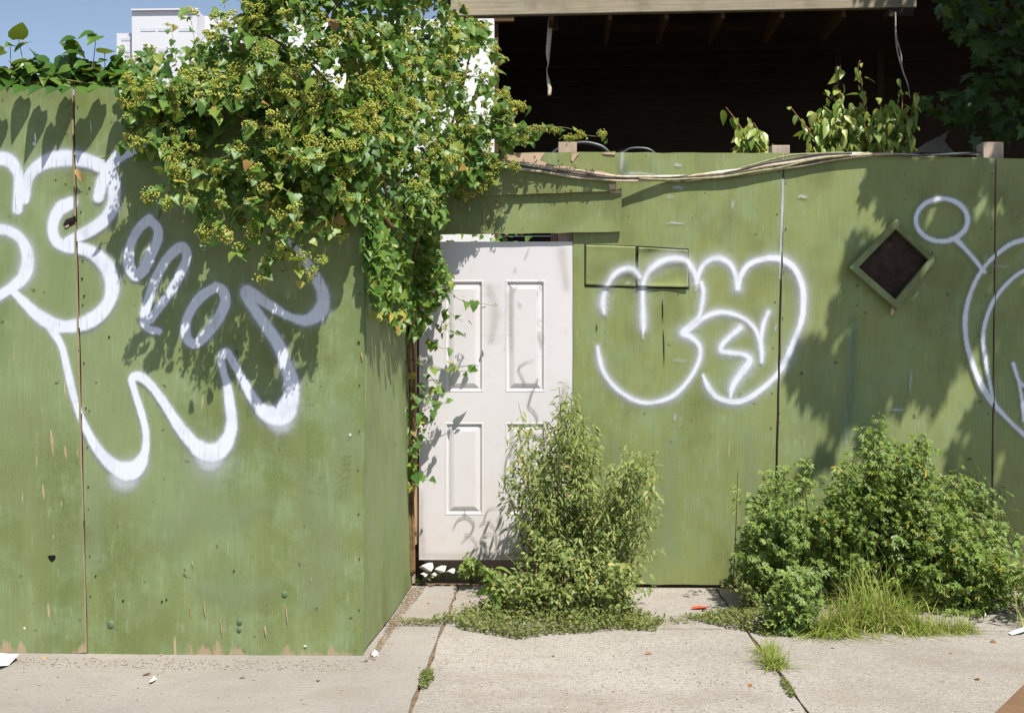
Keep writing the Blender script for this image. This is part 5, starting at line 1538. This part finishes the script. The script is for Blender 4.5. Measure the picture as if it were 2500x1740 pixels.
grass('big arching clump of yellow-green grass in front of the right-hand weeds', [(2090, 1535, 28, 8, 1.0), (2150, 1530, 30, 8, 1.1), (2040, 1545, 22, 6, 0.8), (2210, 1532, 30, 7, 0.8), (2125, 1515, 30, 8, 1.15), (2000, 1550, 20, 4, 0.5)], 1300, 0.31, 0.0030, 1.2)
grass('few long pale arching blades leaning out of the big grass clump', [(2100, 1535, 40, 8, 1.0), (2180, 1532, 40, 8, 0.9)], 90, 0.38, 0.0026, 1.5)
grass('short grass trailing off to the right of the big clump', [(2300, 1540, 30, 5, 1.0), (2350, 1542, 15, 4, 0.8), (2250, 1545, 30, 4, 1.0)], 600, 0.14, 0.0022, 1.1)
grass('small grass tuft sprouting from the right pavement joint', [(1895, 1630, 13, 4, 1.0), (1872, 1592, 14, 6, 0.7), (1880, 1615, 10, 5, 0.9)], 420, 0.13, 0.0022, 1.0)
grass('wispy grass tuft cut off by the right edge', [(2505, 1530, 10, 5, 1.0), (2530, 1500, 15, 5, 1.2)], 110, 0.34, 0.0015, 0.9)
grass('tall seeding grass stalks at the right edge', [(2520, 1440, 12, 4, 1.0)], 60, 0.45, 0.0020, 0.7)
grass('few grass blades among the low weeds at the tall weed foot', [(1480, 1525, 25, 4, 1.0), (1540, 1530, 20, 4, 0.8)], 160, 0.12, 0.0016, 0.9)

# ================================================================== LITTER
wr = thing('red_wrapper', G(1710, 1483), 'crumpled red wrapper lying on the pavement between the weed clumps', 'wrapper')
V = []; F = []
n = 8
for a in range(5):
    for b in range(n + 1):
        hw_ = 0.25 + 0.75 * math.sin(math.pi * (0.12 + 0.8 * b / n)) * (0.75 + 0.25 * math.sin(b * 2.3))
        p = G(1688 + 42 * b / n + 3 * math.sin(a * 2.0), 1486) + np.array([0, 0.05 * hw_ * (a / 4 - 0.3), 0.004 + 0.010 * abs(math.sin(b * 2.9 + a * 1.3)) * (0.2 + 0.8 * (b / n) ** 0.5)])
        V.append(p)
for a in range(4):
    for b in range(n): F.append((a * (n + 1) + b, a * (n + 1) + b + 1, (a + 1) * (n + 1) + b + 1, (a + 1) * (n + 1) + b))
add_mesh('foil', V, F, mat_plain('red_foil', (0.62, 0.07, 0.025), 0.4, 0.5, 0.25, 60), wr)
pm = mat_plain('white_paper', (0.80, 0.80, 0.80), 0.7, 0.2, 0.04, 20)


def paper(label, poly, h):
    pts = [G(x, y) for x, y in poly]
    top = [p + UP * (0.004 + h * (i % 2)) for i, p in enumerate(pts)]
    c = sum(top) / len(top) + UP * h
    o = add_mesh('paper_scrap', top + [c], [(i, (i + 1) % len(top), len(top)) for i in range(len(top))], pm)
    m = o.modifiers.new('thick', 'SOLIDIFY'); m.thickness = 0.002
    tag(o, label, 'paper')


paper('folded white paper at the left edge of the pavement below the fence', [(-30, 1622), (-20, 1606), (28, 1600), (45, 1612), (20, 1626), (-10, 1640)], 0.02)
paper('small white scrap of paper on the pavement under the left graffiti', [(364, 1668), (376, 1657), (382, 1660), (370, 1670)], 0.006)
paper('white paper scrap poking from grass at the right edge', [(2462, 1546), (2500, 1538), (2520, 1536), (2500, 1548), (2470, 1552)], 0.01)
paper('tiny bright white scrap on the pavement right of the grass clump', [(2402, 1511), (2405, 1502), (2408, 1502), (2405, 1512)], 0.012)
paper('crumpled white scrap beside the bottom of the fence corner', [(908, 1600), (914, 1590), (922, 1594), (924, 1601), (914, 1605)], 0.006)

ll = leaf_ovate()
lme = fast_mesh('dry_leaf', ll[0] * np.array([1, 1, 1.6]), ll[1], M['dryleaf'])
spots = [(370, 1646, 'dry leaf on the pavement below the left graffiti, beside a white scrap'), (106, 1604, 'dry leaf close under the left fence near the white paper'), (1060, 1607, 'dry leaf right beside the left pavement joint'),
         (890, 1616, 'orange dry leaf at the very corner of the left fence'), (1356, 1602, 'dry leaf in the middle of the centre slab'), (1575, 1596, 'dry leaf on the right half of the centre slab'),
         (2418, 1566, 'brown dry leaf right of the grass clump'), (2318, 1595, 'dry leaf on the right slab below the end of the grass'), (2392, 1662, 'dry leaf on the right slab near the brown board'), (1050, 1472, 'dry leaf between the fence corner and the low weeds'),
         (600, 1655, 'dry leaf alone on the left slab'), (1835, 1672, 'dry leaf left of the right pavement joint'), (2030, 1584, 'dry leaf directly below the big grass clump'), (775, 1664, 'dry leaf on the left slab nearest the fence corner')]
for k, (x, y, lab) in enumerate(spots):
    o = bpy.data.objects.new('dry_leaf', lme)
    p = G(x, y)
    s = random.uniform(0.025, 0.05)
    o.location = (p[0], p[1], 0.006)
    o.scale = (s, s, s)
    o.rotation_euler = (random.uniform(-.2, .2), random.uniform(-.3, .3), random.uniform(0, 6.28))
    C.objects.link(o)
    tag(o, lab, 'leaf', 'dry leaves scattered on the pavement')
o = bpy.data.objects.new('dry_leaf', lme)
p = U(186, 412, YF - 0.03); o.location = Vector(p)
o.rotation_euler = (R(-70), R(25), R(190)); o.scale = (0.058,) * 3
C.objects.link(o)
tag(o, 'rusty orange dead leaf caught in the left fence seam', 'leaf')

# pebbles and crumbs along the wall foot
V = []; F = []
octa = np.array([(1, 0, 0), (-1, 0, 0), (0, 1, 0), (0, -1, 0), (0, 0, 1), (0, 0, -1)], float)
of = np.array([(0, 2, 4), (2, 1, 4), (1, 3, 4), (3, 0, 4), (2, 0, 5), (1, 2, 5), (3, 1, 5), (0, 3, 5)])
q = np.vstack([sample_poly([(0, 1603), (890, 1612), (940, 1560), (1005, 1440), (1020, 1445), (960, 1580), (890, 1640), (0, 1625)], 1100), sample_poly([(0, 1600), (2500, 1440), (2500, 1740), (0, 1740)], 420)])
q = q[(q[:, 1] > 1445)]
Pp = np.array([G(x, y) for x, y in q]); Pp[:, 2] = 0.002
scatter('grit', (octa * np.array([1, 0.8, 0.55]), of), Pp, *leaf_dirs(len(Pp), (0, 0, 1), 0.2, (1, 0, 0), 1.0), np.abs(rng.normal(0, 0.0024, len(Pp))) + 0.001, mat_plain('grit_stone', (0.34, 0.27, 0.20), 0.9, 0.2, 0.5, 40), None)
tag(bpy.data.objects['grit'], 'loose grit and crumbs scattered on the pavement', 'grit', None, 'stuff')

q = np.vstack([sample_poly([(900, 1606), (1004, 1436), (1040, 1430), (1030, 1450), (985, 1500), (930, 1585), (915, 1612)], 1200), sample_poly([(900, 1500), (1080, 1512), (1075, 1526), (960, 1524)], 500)])
Pp = np.array([G(x, y) for x, y in q]); Pp[:, 2] = 0.002
lim_x = c0[0] + (Pp[:, 1] - YF) / (5.58 - YF) * (b0[0] - c0[0])
Pp = Pp[Pp[:, 0] > lim_x + 0.008]
o = scatter('soil_drift', (octa * np.array([1.3, 1, 0.4]), of), Pp, *leaf_dirs(len(Pp), (0, 0, 1), 0.2, (1, 0, 0), 1.0), np.abs(rng.normal(0, 0.003, len(Pp))) + 0.0012, mat_plain('dry_soil', (0.21, 0.16, 0.105), 0.95, 0.1, 0.4, 40), None)
tag(o, 'brown soil drifted along the foot of the return board', 'soil', None, 'stuff')

# brown board reaching in at the bottom right corner
bdz = 0.035
p1, p2 = G(2442, 1748), G(2512, 1678)
d = norm(p2 - p1); nn = np.array([d[1], -d[0], 0])
MB().prism([p1 - d * 0.5 + UP * bdz, p2 + d * 0.35 + UP * bdz, p2 + d * 0.35 + nn * 0.25 + UP * bdz, p1 - d * 0.5 + nn * 0.25 + UP * bdz], (0, 0, -bdz)).build('wooden_board', mat_wood('brown_board', (0.13, 0.075, 0.04), (0.20, 0.12, 0.07), (40, 40, 40)), None, bevel=0.004)
tag(bpy.data.objects['wooden_board'], 'brown wooden board lying at the bottom right corner of the pavement', 'board')
